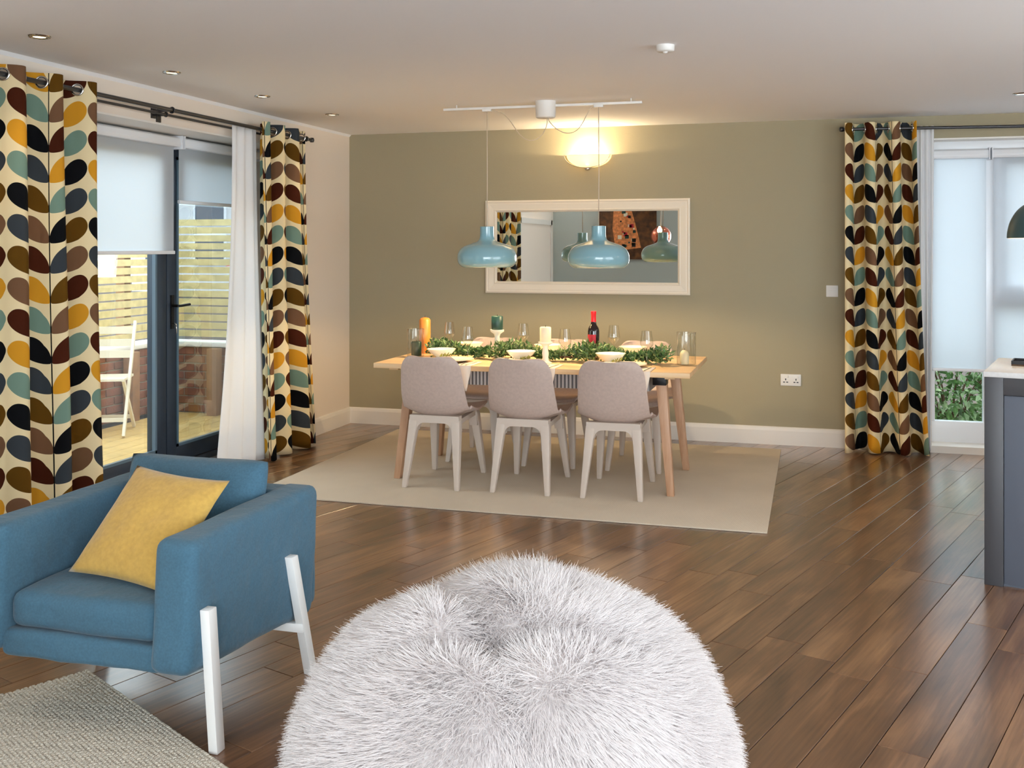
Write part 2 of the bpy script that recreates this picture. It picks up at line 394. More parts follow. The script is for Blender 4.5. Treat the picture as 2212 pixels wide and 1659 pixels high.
b = MB(); b.box(-1.86, -1.45, YR - 0.2, YR, 0, H); b.box(3.25, XR + 0.2, YR - 0.2, YR, 0, H); b.box(-1.45, 3.25, YR - 0.2, YR, 2.3, H); b.box(-1.45, 3.25, YR - 0.2, YR, 0, 0.2)
struct(b.build('wall_rear', 'wall_white'))
b = MB(); b.box(XL - 0.4, -1.86, 0.78, 0.9, 0, H); b.box(-1.98, -1.86, YR - 0.2, 0.78, 0, H)
struct(b.build('wall_inner', 'wall_blue'))
b = MB(); b.box(XL - 0.4, XR + 0.2, YR - 0.2, YB + 0.3, H, H + 0.15)
struct(b.build('ceiling', 'ceiling'))
# slim coving bead where the left wall meets the ceiling
struct(MB().prism([(XL, H), (XL + 0.018, H), (XL, H - 0.018)], 'y', 0.9, YB).build('trim_1', 'ceiling'))

# floor: sub-floor and planks laid 18.8 degrees off the walls
floor = MB().box(XL, XR, YR, YB, -0.12, -0.012).build('floor', 'grout'); struct(floor)
PA = math.radians(18.8); PV = np.array([math.sin(PA), math.cos(PA)]); PN = np.array([math.cos(PA), -math.sin(PA)])
PWD, PLN = 0.147, 1.22
def clip(poly, rect):
    x0, x1, y0, y1 = rect
    for k, lim, sgn in ((0, x0, 1), (0, x1, -1), (1, y0, 1), (1, y1, -1)):
        out = []
        for i in range(len(poly)):
            p, q = poly[i], poly[(i + 1) % len(poly)]; a, bq = (p[k] - lim) * sgn, (q[k] - lim) * sgn
            if a >= 0: out.append(p)
            if (a >= 0) != (bq >= 0): t = a / (a - bq); out.append((p[0] + (q[0] - p[0]) * t, p[1] + (q[1] - p[1]) * t))
        poly = out
        if len(poly) < 3: return []
    return poly
def in_view(x, y):
    d = -x * math.sin(YAW) + y * math.cos(YAW); u = x * math.cos(YAW) + y * math.sin(YAW)
    return d > 1.8 and abs(u / d) < 0.56
planks = []; rest = MB()
for k in range(-45, 35):
    o0 = -1.3183 + k * PWD; off = (math.sin(k * 12.9898) * 43758.5453) % 1.0 * PLN
    for j in range(-6, 12):
        s0 = j * PLN + off; g = 0.0012
        quad = [(o0 + g, s0 + g), (o0 + PWD - g, s0 + g), (o0 + PWD - g, s0 + PLN - g), (o0 + g, s0 + PLN - g)]
        wpoly = [tuple(PN * a + PV * c) for a, c in quad]
        cp = clip(wpoly, (XL + 0.001, XR - 0.001, YR + 0.001, YB - 0.001))
        if not cp: continue
        ar = 0.5 * abs(sum(cp[i][0] * cp[(i + 1) % len(cp)][1] - cp[(i + 1) % len(cp)][0] * cp[i][1] for i in range(len(cp))))
        if ar < 1e-4: continue
        c = PN * (o0 + PWD / 2) + PV * (s0 + PLN / 2)
        mx, my = sum(p[0] for p in cp) / len(cp), sum(p[1] for p in cp) / len(cp)
        planks.append((any(in_view(*p) for p in cp) or in_view(mx, my), math.hypot(mx, my), cp, c))
planks.sort(key=lambda t: (not t[0], t[1]))
for i, (vis, dist, cp, c) in enumerate(planks):
    if vis and i < 298:
        loc = [((PN @ (np.array(p) - c)), (PV @ (np.array(p) - c))) for p in cp]
        n = len(loc); top = [(p[0] * 1.0, p[1] * 1.0, 0.0) for p in loc]
        mxl = sum(p[0] for p in loc) / n; myl = sum(p[1] for p in loc) / n
        up = [(p[0] - math.copysign(0.0012, p[0] - mxl), p[1] - math.copysign(0.0012, p[1] - myl), 0.0) for p in loc]
        md = [(p[0], p[1], -0.0014) for p in loc]; lo = [(p[0], p[1], -0.012) for p in loc]
        v = up + md + lo
        f = [list(range(n))] + [[i2, n + i2, n + (i2 + 1) % n, (i2 + 1) % n] for i2 in range(n)] + [[n + i2, 2 * n + i2, 2 * n + (i2 + 1) % n, n + (i2 + 1) % n] for i2 in range(n)]
        bmv = MB().add(v, f); p = bmv.build('plank', 'floor', floor)
        p.location = (c[0], c[1], 0); p.rotation_euler = (0, 0, -PA)
    else:
        rest.prism(cp, 'z', -0.012, 0.0)
if rest.v: tag(rest.build('plank_field', 'floor', floor), kind='stuff')
# tiled reveal floor in front of the glazed door
struct(MB().box(XL - 0.4, XL - 0.0005, D0, D1, -0.1, 0.004).build('trim_2', mat('threshold_tile', (150, 148, 150), 0.4)))

# skirting
BBP = [(0, 0), (0.018, 0), (0.018, 0.105), (0.012, 0.125), (0.004, 0.133), (0, 0.133)]
struct(MB().prism([(YB - p, z) for p, z in BBP], 'x', XL, W0 - 0.03).build('baseboard_back', 'gloss_white'))
bb = MB().prism([(XL + p, z) for p, z in BBP], 'y', D1 + 0.02, YB - 0.018)
struct(bb.build('baseboard_left', 'gloss_white'))
struct(MB().prism([(XL + p, z) for p, z in BBP], 'y', 0.9, D0 - 0.02).build('baseboard_left_front', 'gloss_white'))

# ------------------------------------------------------------------ glazed bifold door, left wall
door = bpy.data.objects.new('door_1', None); C.objects.link(door); door['kind'] = 'structure'
DX = XL - 0.33
b = MB(); b.box(DX - 0.07, DX + 0.03, D0, D1, 0.0, 0.045); b.box(DX - 0.07, DX + 0.03, D0, D1, DH - 0.05, DH)
b.box(DX - 0.07, DX + 0.03, D0, D0 + 0.05, 0, DH); b.box(DX - 0.07, DX + 0.03, D1 - 0.05, D1, 0, DH)
b.build('frame', 'anth', door, bevel=0.004)
ly = [3.78, 4.82, 5.86, 6.90]
for i in range(3):
    y0, y1 = ly[i] + 0.004, ly[i + 1] - 0.004; z0, z1 = 0.05, DH - 0.055; sw = 0.105
    lf = MB(); x0, x1 = DX - 0.045, DX + 0.025
    lf.box(x0, x1, y0, y0 + sw, z0, z1); lf.box(x0, x1, y1 - sw, y1, z0, z1); lf.box(x0, x1, y0 + sw, y1 - sw, z0, z0 + 0.10); lf.box(x0, x1, y0 + sw, y1 - sw, z1 - 0.09, z1)
    leaf = lf.build('leaf', 'anth', door, bevel=0.003)
    bd = MB()
    for (a, bq, c, d) in ((y0 + sw, y0 + sw + 0.018, z0 + 0.10, z1 - 0.09), (y1 - sw - 0.018, y1 - sw, z0 + 0.10, z1 - 0.09)):
        bd.box(DX + 0.005, DX + 0.03, a, bq, c, d)
    for c, d in ((z0 + 0.10, z0 + 0.118), (z1 - 0.108, z1 - 0.09)): bd.box(DX + 0.005, DX + 0.03, y0 + sw, y1 - sw, c, d)
    bd.build('glazing_bead', mat('bead_grey', (86, 108, 124), 0.35) if i == 0 else bpy.data.materials['bead_grey'], leaf)
    MB().box(DX - 0.012, DX + 0.0, y0 + sw, y1 - sw, z0 + 0.10, z1 - 0.09).build('pane', 'glass_reflect' if i == 2 else 'glass', leaf)
    if i == 2:
        hb = MB(); hb.box(DX + 0.026, DX + 0.034, y0 + 0.035, y0 + 0.065, 0.93, 1.15); hb.tube([(DX + 0.03, y0 + 0.05, 1.08), (DX + 0.075, y0 + 0.05, 1.08), (DX + 0.082, y0 + 0.07, 1.08), (DX + 0.082, y0 + 0.17, 1.085)], 0.009)
        hb.build('handle', 'black', leaf, smooth=True, angle=40)
        MB().tube([(DX + 0.03, y0 + 0.05, 0.965), (DX + 0.06, y0 + 0.05, 0.96), (DX + 0.062, y0 + 0.05, 0.90)], 0.004).build('key', 'steel', leaf, smooth=True)
# white lining to the reveal head
struct(MB().box(XL - 0.3, XL + 0.006, D0, D1, DH - 0.012, DH - 0.001).build('trim_3', 'gloss_white'))

def roller_blind(label, axis, p, a0, a1, ztop, zbot, group, hood=True):
    """blind in the plane axis = p, running a0..a1 along the other axis"""
    t = thing('roller_blind', label, 'blind', (0, 0, 0), 0, group)
    def bx(m, d0, d1, q0, q1, z0, z1):
        if axis == 'x': m.box(p + d0, p + d1, q0, q1, z0, z1)
        else: m.box(q0, q1, p - d1, p - d0, z0, z1)
        return m
    bx(MB(), -0.002, 0.0, a0 + 0.012, a1 - 0.012, zbot, ztop).build('cloth', 'blind', t)
    bx(MB(), -0.012, 0.012, a0 + 0.010, a1 - 0.010, zbot - 0.022, zbot).build('bottom_bar', 'upvc', t, bevel=0.004)
    c = MB()
    pts = [(-0.02, 0), (0.045, 0), (0.052, 0.02), (0.045, 0.055), (0.02, 0.068), (-0.02, 0.068)]
    if axis == 'x': c.prism([(p + d, ztop + z) for d, z in pts], 'y', a0, a1)
    else: c.prism([(p - d, ztop + z) for d, z in pts], 'x', a0, a1)
    c.build('cassette', 'upvc', t, bevel=0.004)
    for q0, q1 in ((a0 - 0.006, a0), (a1, a1 + 0.006)): bx(MB(), -0.03, 0.058, q0, q1, ztop - 0.012, ztop + 0.074).build('end_bracket', 'upvc', t)
    return t
BX = DX + 0.075
roller_blind('white roller blind half lowered over the glazed door leaf left of the handle', 'x', BX, 4.86, 5.875, 2.11, 1.44, 'roller blinds on the glazed door')
roller_blind('short white roller blind over the door leaf carrying the handle', 'x', BX, 5.91, 6.885, 2.11, 1.77, 'roller blinds on the glazed door')
roller_blind('white roller blind lowered behind the patterned curtain on the glazed door', 'x', BX, 3.80, 4.83, 2.11, 1.44, 'roller blinds on the glazed door')

# ------------------------------------------------------------------ window in the back wall
win = bpy.data.objects.new('window_1', None); C.objects.link(win); win['kind'] = 'structure'
WY = YB + 0.17
b = MB(); b.box(W0, W1, WY, WY + 0.07, 0.045, 0.20); b.box(W0, W1, WY, WY + 0.07, WH - 0.09, WH); b.box(W0, W0 + 0.05, WY, WY + 0.07, 0.2, WH - 0.09); b.box(W1 - 0.06, W1, WY, WY + 0.07, 0.2, WH - 0.09)
b.box(1.165, 1.25, WY, WY + 0.07, 0.2, WH - 0.09)
b.build('frame', 'upvc', win, bevel=0.004)
b = MB(); b.box(1.25, W1 - 0.06, WY + 0.005, WY + 0.075, 1.04, 1.13)
b.build('transom', 'upvc', win, bevel=0.004)
sh = MB(); sh.box(1.27, 1.32, WY + 0.01, WY + 0.06, 1.13, 2.15); sh.box(W1 - 0.12, W1 - 0.06, WY + 0.01, WY + 0.06, 1.13, 2.15); sh.box(1.32, W1 - 0.12, WY + 0.01, WY + 0.06, 1.13, 1.20); sh.box(1.32, W1 - 0.12, WY + 0.01, WY + 0.06, 2.07, 2.15)
sh.build('sash', 'upvc', win, bevel=0.004)
for x0, x1, z0, z1 in ((W0 + 0.05, 1.165, 0.2, WH - 0.09), (1.32, W1 - 0.12, 1.20, 2.07), (1.25, W1 - 0.06, 0.2, 1.04)):
    MB().box(x0, x1, WY + 0.03, WY + 0.036, z0, z1).build('pane', 'glass', win)
struct(MB().box(W0, W1, YB - 0.012, WY, 0.0, 0.05).build('trim_4', 'gloss_white'))
struct(MB().box(W0 + 0.001, W1 - 0.001, YB - 0.003, WY, WH - 0.012, WH - 0.001).build('trim_5', 'gloss_white'))
struct(MB().box(W0 + 0.001, W0 + 0.012, YB - 0.003, WY, 0.05, WH - 0.012).build('trim_6', 'gloss_white'))
roller_blind('white roller blind over the narrow window pane showing shrubs beneath it', 'y', WY - 0.035, W0 + 0.02, 1.19, 2.10, 0.59, 'roller blinds on the garden window')
roller_blind('wide white roller blind with a window bar showing through it', 'y', WY - 0.035, 1.215, W1 - 0.02, 2.10, 0.59, 'roller blinds on the garden window')

# unseen windows, added to go with the two area fill lights
for nm, rect in (('added_window_2', ('y', YR - 0.1, -1.45, 3.25)), ('added_window_3', ('x', XR + 0.1, 0.0, 4.4))):
    ax, p, a0, a1 = rect; e = bpy.data.objects.new(nm, None); C.objects.link(e); e['kind'] = 'structure'
    b = MB()
    for q in np.linspace(a0, a1, 4):
        q0, q1 = max(a0, q - 0.04), min(a1, q + 0.04)
        (b.box(q0, q1, p - 0.03, p + 0.03, 0.2, 2.3) if ax == 'y' else b.box(p - 0.03, p + 0.03, q0, q1, 0.2, 2.3))
    b.build('frame', 'upvc', e)
    g = MB(); (g.box(a0, a1, p - 0.003, p + 0.003, 0.2, 2.3) if ax == 'y' else g.box(p - 0.003, p + 0.003, a0, a1, 0.2, 2.3)); g.build('pane', 'glass', e)

# ------------------------------------------------------------------ curtains and poles
def curtain(name, label, cat, axis, a0, a1, base, ztop, zbot, n, amp, m, uoff=0.0, flare=(0, 0), rings=None, drift=0.0, ph=0.0, group=None, sharp=1.0, lean=0.0, outs=1):
    """a0..a1 along the pole; folds swing across it; flare moves the two bottom edges outwards"""
    t = thing(name, label, cat, (0, 0, 0), 0, group)
    ns = n * (56 if rings else 18); v = []; f = []; uvs = []
    qs = [i * 0.0045 / (ztop - zbot) for i in range(25)] if rings else [0.0]; qs += [qs[-1] + (1 - qs[-1]) * (i + 1) / 38 for i in range(38)]; nz = len(qs) - 1
    def pt(s, k):
        q = qs[k]; z = ztop + (zbot - ztop) * q
        al = a0 + (a1 - a0) * s + (-flare[0] * (1 - s) + flare[1] * s) * q ** 1.6
        am = amp * (1 + 0.25 * q * math.sin(s * 9 + 1)) * (1 + 0.2 * q)
        sn = math.sin(2 * PI * n * s + ph + 0.35 * q * math.sin(5 * s + 2)); sn = math.copysign(abs(sn) ** sharp, sn)
        de = am * sn + lean * q + 0.012 * q * math.sin(23 * s + 4 * q)
        return (base + outs * de, al, z) if axis == 'y' else (al, base + outs * de, z)
    arc = [0.0]
    for i in range(1, ns + 1): arc.append(arc[-1] + (Vector(pt(i / ns, 4)) - Vector(pt((i - 1) / ns, 4))).length)
    for k in range(nz + 1):
        for i in range(ns + 1): v.append(pt(i / ns, k)); uvs.append((arc[i] + uoff, ztop - qs[k] * (ztop - zbot)))
    W = ns + 1; holes = []
    if rings:
        kr = min(range(nz), key=lambda k: abs(ztop - qs[k] * (ztop - zbot) - rings[0]))
        for i in range(2 * n):
            s = (i / (2 * n) - ph / (2 * PI * n)) % 1.0
            if s < 0.01 or s > 0.99: continue
            p, a_, b_ = Vector(pt(s, kr)), Vector(pt(s - 0.006, kr)), Vector(pt(s + 0.006, kr)); d = b_ - a_; d.z = 0
            holes.append((Vector((p.x, p.y, rings[0])), d.cross(Vector((0, 0, 1)))))
    for k in range(nz):
        for i in range(ns):
            q4 = [k * W + i, k * W + i + 1, (k + 1) * W + i + 1, (k + 1) * W + i]
            c4 = sum((Vector(v[j]) for j in q4), Vector()) / 4
            if k < 26 and any((c4 - hc).length < 0.0255 for hc, _ in holes): continue
            f.append(q4)
    o = mesh_obj('cloth', v, f, m, t, True)
    uvl = o.data.uv_layers.new(name='UVMap'); 
    d = np.array([uvs[l.vertex_index] for l in o.data.loops], dtype=np.float32).ravel(); uvl.data.foreach_set('uv', d)
    sd = o.modifiers.new('thickness', 'SOLIDIFY'); sd.thickness = 0.003; sd.offset = 0
    if rings:
        for c, nr in holes: MB().torus(c, 0.0275, 0.0055, nr).build('eyelet', 'chrome', t, smooth=True)
    return t

def pole(name, label, pts, r, brackets, fin, group=None, wall=None):
    t = thing(name, label, 'curtain pole', (0, 0, 0), 0, group)
    MB().tube(pts, r, 12).build('rod', 'pole', t, smooth=True, angle=40)
    for p in fin: MB().lathe([(0.001, -0.018), (0.014, -0.016), (0.019, 0), (0.014, 0.016), (0.001, 0.018)], 16, p).build('finial', 'pole', t, smooth=True)
    for p, q in brackets:
        k = MB().bar(p, q, 0.016, 0.016); k.torus(p, r + 0.004, 0.004, (Vector(pts[1]) - Vector(pts[0])))
        qv = Vector(q); 
        if wall == 'x': k.box(q[0] - 0.0, q[0] + 0.008, q[1] - 0.02, q[1] + 0.02, q[2] - 0.044, q[2] + 0.02)
        else: k.box(q[0] - 0.02, q[0] + 0.02, q[1] - 0.008, q[1], q[2] - 0.044, q[2] + 0.02)
        k.build('bracket', 'pole', t)
    return t
RX, RZ = -3.60, 2.262
pole('curtain_pole', 'dark metal curtain pole carrying the patterned curtains beside the glazed door', [(RX, 3.2, RZ), (RX, 5.3, RZ), (RX, 7.02, RZ)], 0.0125,
     [((RX, 5.28, RZ), (XL, 5.28, RZ)), ((RX, 3.22, RZ), (XL, 3.22, RZ)), ((RX, 6.95, RZ), (XL, 6.95, RZ))], [(RX, 3.18, RZ), (RX, 7.04, RZ)], wall='x')
pole('curtain_pole', 'thin inner rod for the white voile beside the glazed door', [(-3.675, 3.25, 2.245), (-3.675, 5.0, 2.245), (-3.675, 6.98, 2.245)], 0.008,
     [((-3.675, 5.33, 2.245), (XL, 5.33, 2.245)), ((-3.675, 3.26, 2.245), (XL, 3.26, 2.245))], [], wall='x')
curtain('patterned_curtain', 'leaf print eyelet curtain hanging behind the blue armchair', 'curtain', 'y', 3.30, 4.56, -3.60, 2.308, 0.012, 5, 0.058, 'leafprint', 0.03, (0.0, 0.05), (RZ, RX), ph=PI - 0.8, sharp=0.8, group='leaf print curtains')
curtain('patterned_curtain', 'leaf print eyelet curtain between the white voile and the room corner', 'curtain', 'y', 6.26, 6.88, -3.60, 2.31, 0.012, 3, 0.062, 'leafprint', 0.11, (-0.05, 0.12), (RZ, RX), ph=0.3, sharp=0.65, group='leaf print curtains')
curtain('voile_curtain', 'white voile curtain spreading towards the floor beside the glazed door', 'curtain', 'y', 6.02, 6.325, -3.6535, 2.262, 0.015, 3, 0.014, 'sheer', 0, (0.24, 0.04), None, lean=0.03)
PY = 7.80
pole('curtain_pole', 'black curtain pole above the garden window', [(0.19, PY, 2.305), (1.3, PY, 2.29), (2.7, PY, 2.285)], 0.011, [((0.24, PY, 2.304), (0.24, YB, 2.304)), ((2.6, PY, 2.285), (2.6, YB, 2.285))], [(0.185, PY, 2.305), (2.71, PY, 2.285)], wall='y')
curtain('patterned_curtain', 'leaf print eyelet curtain at the left end of the black pole by the garden window', 'curtain', 'x', 0.205, 0.68, PY, 2.345, 0.012, 3, 0.062, 'leafprint', 0.0, (0.0, 0.085), (2.30, PY), ph=-2.2, sharp=0.6, group='leaf print curtains')
curtain('voile_curtain', 'narrow strip of white voile gathered beside the garden window', 'curtain', 'x', 0.69, 0.80, PY + 0.0245, 2.312, 0.02, 3, 0.014, 'sheer', 0, (-0.04, -0.01), None, lean=0.095)

# ------------------------------------------------------------------ outside the glazed door: deck, wall, fence, chair
GZ = -0.06; FX, FY = -5.85, 8.42
deck = thing('timber_deck', 'honey coloured timber deck outside the glazed door', 'deck', (0, 0, 0))
for i in range(13):
    x = XL - 0.41 - i * 0.145
    if x - 0.14 < FX + 0.02: break
    MB().box(x - 0.140, x, 3.0, FY - 0.02, GZ - 0.03, GZ).build('board', 'deck', deck, bevel=0.003, seg=1)
struct(MB().box(-30, XL - 0.4, -6, 40, GZ - 0.2, GZ - 0.03).build('ground', 'soil'))
struct(MB().box(XL - 0.4, 30, YB + 0.3, 40, GZ - 0.2, GZ - 0.03).build('ground_garden', 'soil'))
bw = thing('brick_wall', 'low brick wall with white coping under the slatted fence', 'wall', (0, 0, 0))
mo = MB(); mo.box(FX - 0.2, FX - 0.006, 4.0, FY + 0.2, GZ, 0.55); mo.box(FX - 0.006, XL - 0.42, FY + 0.006, FY + 0.2, GZ, 0.55)
mo.build('mortar', 'mortar', bw)
bl, bh = 0.215, 0.065
br = MB().box(0, bl, -0.012, 0.0, 0, bh).build('brick', 'brick', bw, bevel=0.004, seg=1)
bx_ = MB().box(0.0, 0.012, 0, bl, 0, bh).build('brick', 'brick', bw, bevel=0.004, seg=1)
first = [True, True]
for r in range(8):
    z = GZ + 0.006 + r * 0.0755
    for c in range(9):
        x = FX + 0.02 + (c - 0.5 * (r % 2)) * 0.225
        if x < FX or x + bl > XL - 0.45: continue
        o = br if first[0] else br.copy(); first[0] and None
        if not first[0]: C.objects.link(o)
        first[0] = False; o.parent = bw; o.location = (x, FY + 0.006, z)
    for c in range(9):
        y = FY - 0.02 - bl - (c - 0.5 * (r % 2)) * 0.225
        if y + bl > FY: continue
        o = bx_ if first[1] else bx_.copy()
        if not first[1]: C.objects.link(o)
        first[1] = False; o.parent = bw; o.location = (FX - 0.006, y, z)
cp = MB(); cp.box(FX - 0.23, FX + 0.03, 4.0, FY + 0.23, 0.55, 0.59); cp.box(FX + 0.03, XL - 0.42, FY - 0.03, FY + 0.23, 0.55, 0.59); cp.build('coping', 'cap', bw, bevel=0.004)
fn = thing('slatted_fence', 'horizontal pine slat fence above the low brick wall', 'fence', (0, 0, 0))
for i in range(15):
    z = 0.635 + i * 0.0735
    MB().box(FX + 0.02, XL - 0.42, FY + 0.05, FY + 0.07, z, z + 0.058).build('slat', 'fence', fn)
    MB().box(FX - 0.02, FX - 0.0, 4.0, FY + 0.045, z, z + 0.058).build('slat', 'fence', fn)
for x, y in ((FX - 0.02, FY + 0.12), (FX + 0.95, FY + 0.12), (FX - 0.07, 7.95), (FX - 0.07, 6.2)):
    MB().box(x - 0.045, x + 0.045, y - 0.045, y + 0.045, 0.591, 1.75).build('post', 'fencepost', fn)
for x, y, lb in ((FX + 0.62, FY - 0.10, 'square brown timber post against the brick wall beyond the door handle'), (FX + 0.09, 7.85, 'square brown timber post behind the white folding chair')):
    tag(MB().box(x - 0.05, x + 0.05, y - 0.05, y + 0.05, GZ, 0.545).build('timber_post', 'fencepost', bevel=0.005), lb, 'post', 'timber posts on the deck')
# folding garden chair
gc = thing('folding_chair', 'white slatted folding garden chair on the deck', 'chair', (-5.585, 7.31, GZ), math.radians(205))
for s in (-0.18, 0.18):
    MB().bar((s, 0.30, 0.012), (s, -0.16, 0.90), 0.022, 0.035).build('leg', 'gardenwhite', gc)
    MB().bar((s * 0.88, -0.22, 0.012), (s * 0.88, 0.20, 0.45), 0.022, 0.03).build('leg', 'gardenwhite', gc)
for i in range(6): y = -0.14 + i * 0.065; MB().box(-0.17, 0.17, y, y + 0.05, 0.445, 0.463).build('seat_slat', 'gardenwhite', gc)
for z in (0.64, 0.73, 0.83):
    y = 0.30 - 0.46 * z / 0.90; MB().box(-0.17, 0.17, y - 0.008, y + 0.008, z - 0.03, z + 0.03).build('back_slat', 'gardenwhite', gc)
MB().box(-0.17, 0.17, 0.22, 0.24, 0.12, 0.15).build('stretcher', 'gardenwhite', gc)
MB().box(-0.17, 0.17, -0.15, -0.13, 0.09, 0.12).build('stretcher', 'gardenwhite', gc)
# beyond the fence
hs = thing('street_house', 'pale house with slate roof beyond the slatted fence', 'house', (-17, 30, 0))
MB().box(-5, 5, 0, 6, 0, 3.6).build('wall', 'render', hs)
MB().prism([(-0.4, 3.6), (6.4, 3.6), (3, 5.6)], 'x', -5.3, 5.3).build('roof', 'roof', hs)
for i in range(5):
    for z in (0.9, 2.2):
        wf = MB().box(-4.5 + i * 1.9, -3.3 + i * 1.9, -0.06, 0.0, z, z + 1.0).build('window', 'upvc', hs)
        MB().box(-4.42 + i * 1.9, -3.38 + i * 1.9, -0.09, -0.06, z + 0.08, z + 0.92).build('pane', 'pane', wf)

def leafcloud(n, fn, size, mats, aspect=0.45, curl=0.15):
    """n separate leaf blades at positions fn() -> (pos, outward direction)"""
    v = []; f = []; mi = []
    for i in range(n):
        p, d = fn(i); p = Vector(p); d = Vector(d).normalized()
        d = (d + Vector(rng.normal(0, 0.45, 3))).normalized(); sd = d.cross(Vector(rng.normal(0, 1, 3))).normalized(); up = sd.cross(d)
        L = size * (0.6 + 0.8 * rng.random()); Wd = L * aspect
        k = len(v)
        v += [p, p + d * L * 0.45 + sd * Wd / 2 + up * L * curl, p + d * L, p + d * L * 0.45 - sd * Wd / 2 + up * L * curl, p + d * L * 0.5]
        f += [[k, k + 1, k + 4], [k + 1, k + 2, k + 4], [k + 2, k + 3, k + 4], [k + 3, k, k + 4]]
        mi += [int(rng.random() < 0.4)] * 4
    return v, f, mi
def bush(name, label, c, r, n, size, mats, cat='bush'):
    t = thing(name, label, cat, (c[0], c[1], GZ - 0.03))
    def fn(i):
        d = rng.normal(0, 1, 3); d /= np.linalg.norm(d); rr = 0.45 + 0.55 * rng.random() ** 0.5
        return (d[0] * r[0] * rr, d[1] * r[1] * rr, max(0.02, r[2] + d[2] * r[2] * rr)), d
    v, f, mi = leafcloud(n, fn, size, mats)
    tag(mesh_obj('foliage', v, f, None, t, False, mats=mats, midx=mi), kind='stuff')
    b = MB()
    for i in range(9):
        a = i * 2.4; b.tube([(0, 0, 0), (math.cos(a) * r[0] * 0.3, math.sin(a) * r[1] * 0.3, r[2] * 0.9), (math.cos(a) * r[0] * 0.7, math.sin(a) * r[1] * 0.7, r[2] * 1.6)], [0.012, 0.008, 0.004], 5)
    b.build('stems', 'twig', t)
    return t
bush('garden_shrub', 'leafy green shrub with pale leaves outside the garden window', (1.05, 9.05), (0.62, 0.45, 0.46), 2600, 0.085, ['bush', 'bush2'])
bush('garden_shrub', 'darker low shrub behind the pale leaved shrub outside the window', (2.55, 9.6), (0.7, 0.5, 0.5), 2200, 0.09, ['bush', 'bush'])
bush('red_shrub', 'red leaved shrub beyond the slatted fence', (-8.6, 15.2), (0.5, 0.5, 1.0), 900, 0.16, ['redleaf', 'bush2'])

# ------------------------------------------------------------------ ceiling fittings
dl = None
for i, (x, y) in enumerate([(-3.31, 3.86), (-3.31, 4.85), (-3.29, 5.77), (-3.27, 6.70), (1.21, 6.97)]):
    lab = ['recessed downlight in the ceiling over the patterned curtain behind the armchair', 'recessed downlight in the ceiling beside the middle bracket of the door pole', 'recessed downlight in the ceiling beside the top of the white voile',
           'recessed downlight in the ceiling by the curtain nearest the mirror wall', 'recessed downlight in the ceiling in front of the garden window'][i]
    t = thing('ceiling_downlight', lab, 'downlight', (x, y, H), 0, 'recessed ceiling downlights')
    MB().lathe([(0.028, -0.002), (0.036, -0.008), (0.047, -0.006), (0.05, 0.0)], 28).build('bezel', 'chrome', t, smooth=True)
    MB().lathe([(0.0005, -0.003), (0.028, -0.003)], 24).build('lens', 'downglow', t)
    lamp('downlight_lamp', (0, 0, -0.02), 7, (1, 0.82, 0.6), 0.03, t, math.radians(95), 0.8)
for x, y, wh in ((0.2, 1.0, 'middle of the open kitchen end'), (-1.6, 1.6, 'part over the woven rug'), (1.9, 1.4, 'part by the side glazing'), (1.9, 3.6, 'part in front of the kitchen island')):       # unseen copies of the fitting, added to light the foreground
    t = thing('ceiling_downlight', 'added unseen downlight in the ceiling, ' + wh, 'downlight', (x, y, H), 0, 'recessed ceiling downlights')
    MB().lathe([(0.028, -0.002), (0.036, -0.008), (0.047, -0.006), (0.05, 0.0)], 28).build('bezel', 'chrome', t, smooth=True)
    MB().lathe([(0.0005, -0.003), (0.028, -0.003)], 24).build('lens', 'downglow', t)
    lamp('downlight_lamp', (0, 0, -0.02), 7, (1, 0.88, 0.72), 0.03, t, math.radians(110), 0.8)
t = thing('smoke_detector', 'round white smoke detector on the ceiling', 'smoke detector', (-0.667, 4.846, H))
MB().lathe([(0.0005, -0.030), (0.036, -0.030), (0.042, -0.024), (0.043, 0.0)], 32).build('body', 'white_plastic', t, smooth=True, angle=50)
MB().lathe([(0.0005, -0.038), (0.010, -0.036), (0.012, -0.030)], 20).build('sensor', 'white_plastic', t, smooth=True)

# track light with two teal pendants
TY, TZ = 6.50, 2.372
t = thing('track_light', 'white ceiling track with cylindrical canopy and looping cables', 'track light', (-1.66, TY, H))
MB().box(-0.70, 0.62, -0.011, 0.011, TZ - H - 0.008, TZ - H + 0.008).build('rail', 'white_plastic', t, bevel=0.002)
MB().lathe([(0.0005, -0.108), (0.056, -0.108), (0.064, -0.100), (0.066, 0.0)], 36, (0.0, -0.015, 0)).build('canopy', 'white_plastic', t, smooth=True, angle=50)
for x in (-0.61, 0.55): MB().tube([(x, 0, TZ - H), (x, 0, 0)], 0.004).build('hanger', 'white_plastic', t)
for x in (-0.40, 0.343): MB().box(x - 0.03, x + 0.03, -0.014, 0.014, TZ - H - 0.022, TZ - H + 0.004).build('cable_grip', 'white_plastic', t, bevel=0.003)
def bez(pts, n=24):
    out = []
    for i in range(n + 1):
        q = [Vector(p) for p in pts]; s = i / n
        while len(q) > 1: q = [q[j].lerp(q[j + 1], s) for j in range(len(q) - 1)]
        out.append(q[0])
    return out
MB().tube(bez([(0.01, -0.015, -0.108), (0.03, -0.02, -0.22), (-0.12, -0.02, -0.36), (-0.20, -0.01, -0.25), (-0.22, 0, -0.10), (-0.26, 0, -0.03), (-0.40, 0, -0.045)]), 0.0028).build('cable', 'cable', t, smooth=True)
MB().tube(bez([(0.015, -0.015, -0.108), (0.03, -0.02, -0.16), (0.14, -0.02, -0.27), (0.25, -0.01, -0.27), (0.26, 0, -0.10), (0.26, 0, -0.02), (0.343, 0, -0.04)]), 0.0028).build('cable', 'cable', t, smooth=True)
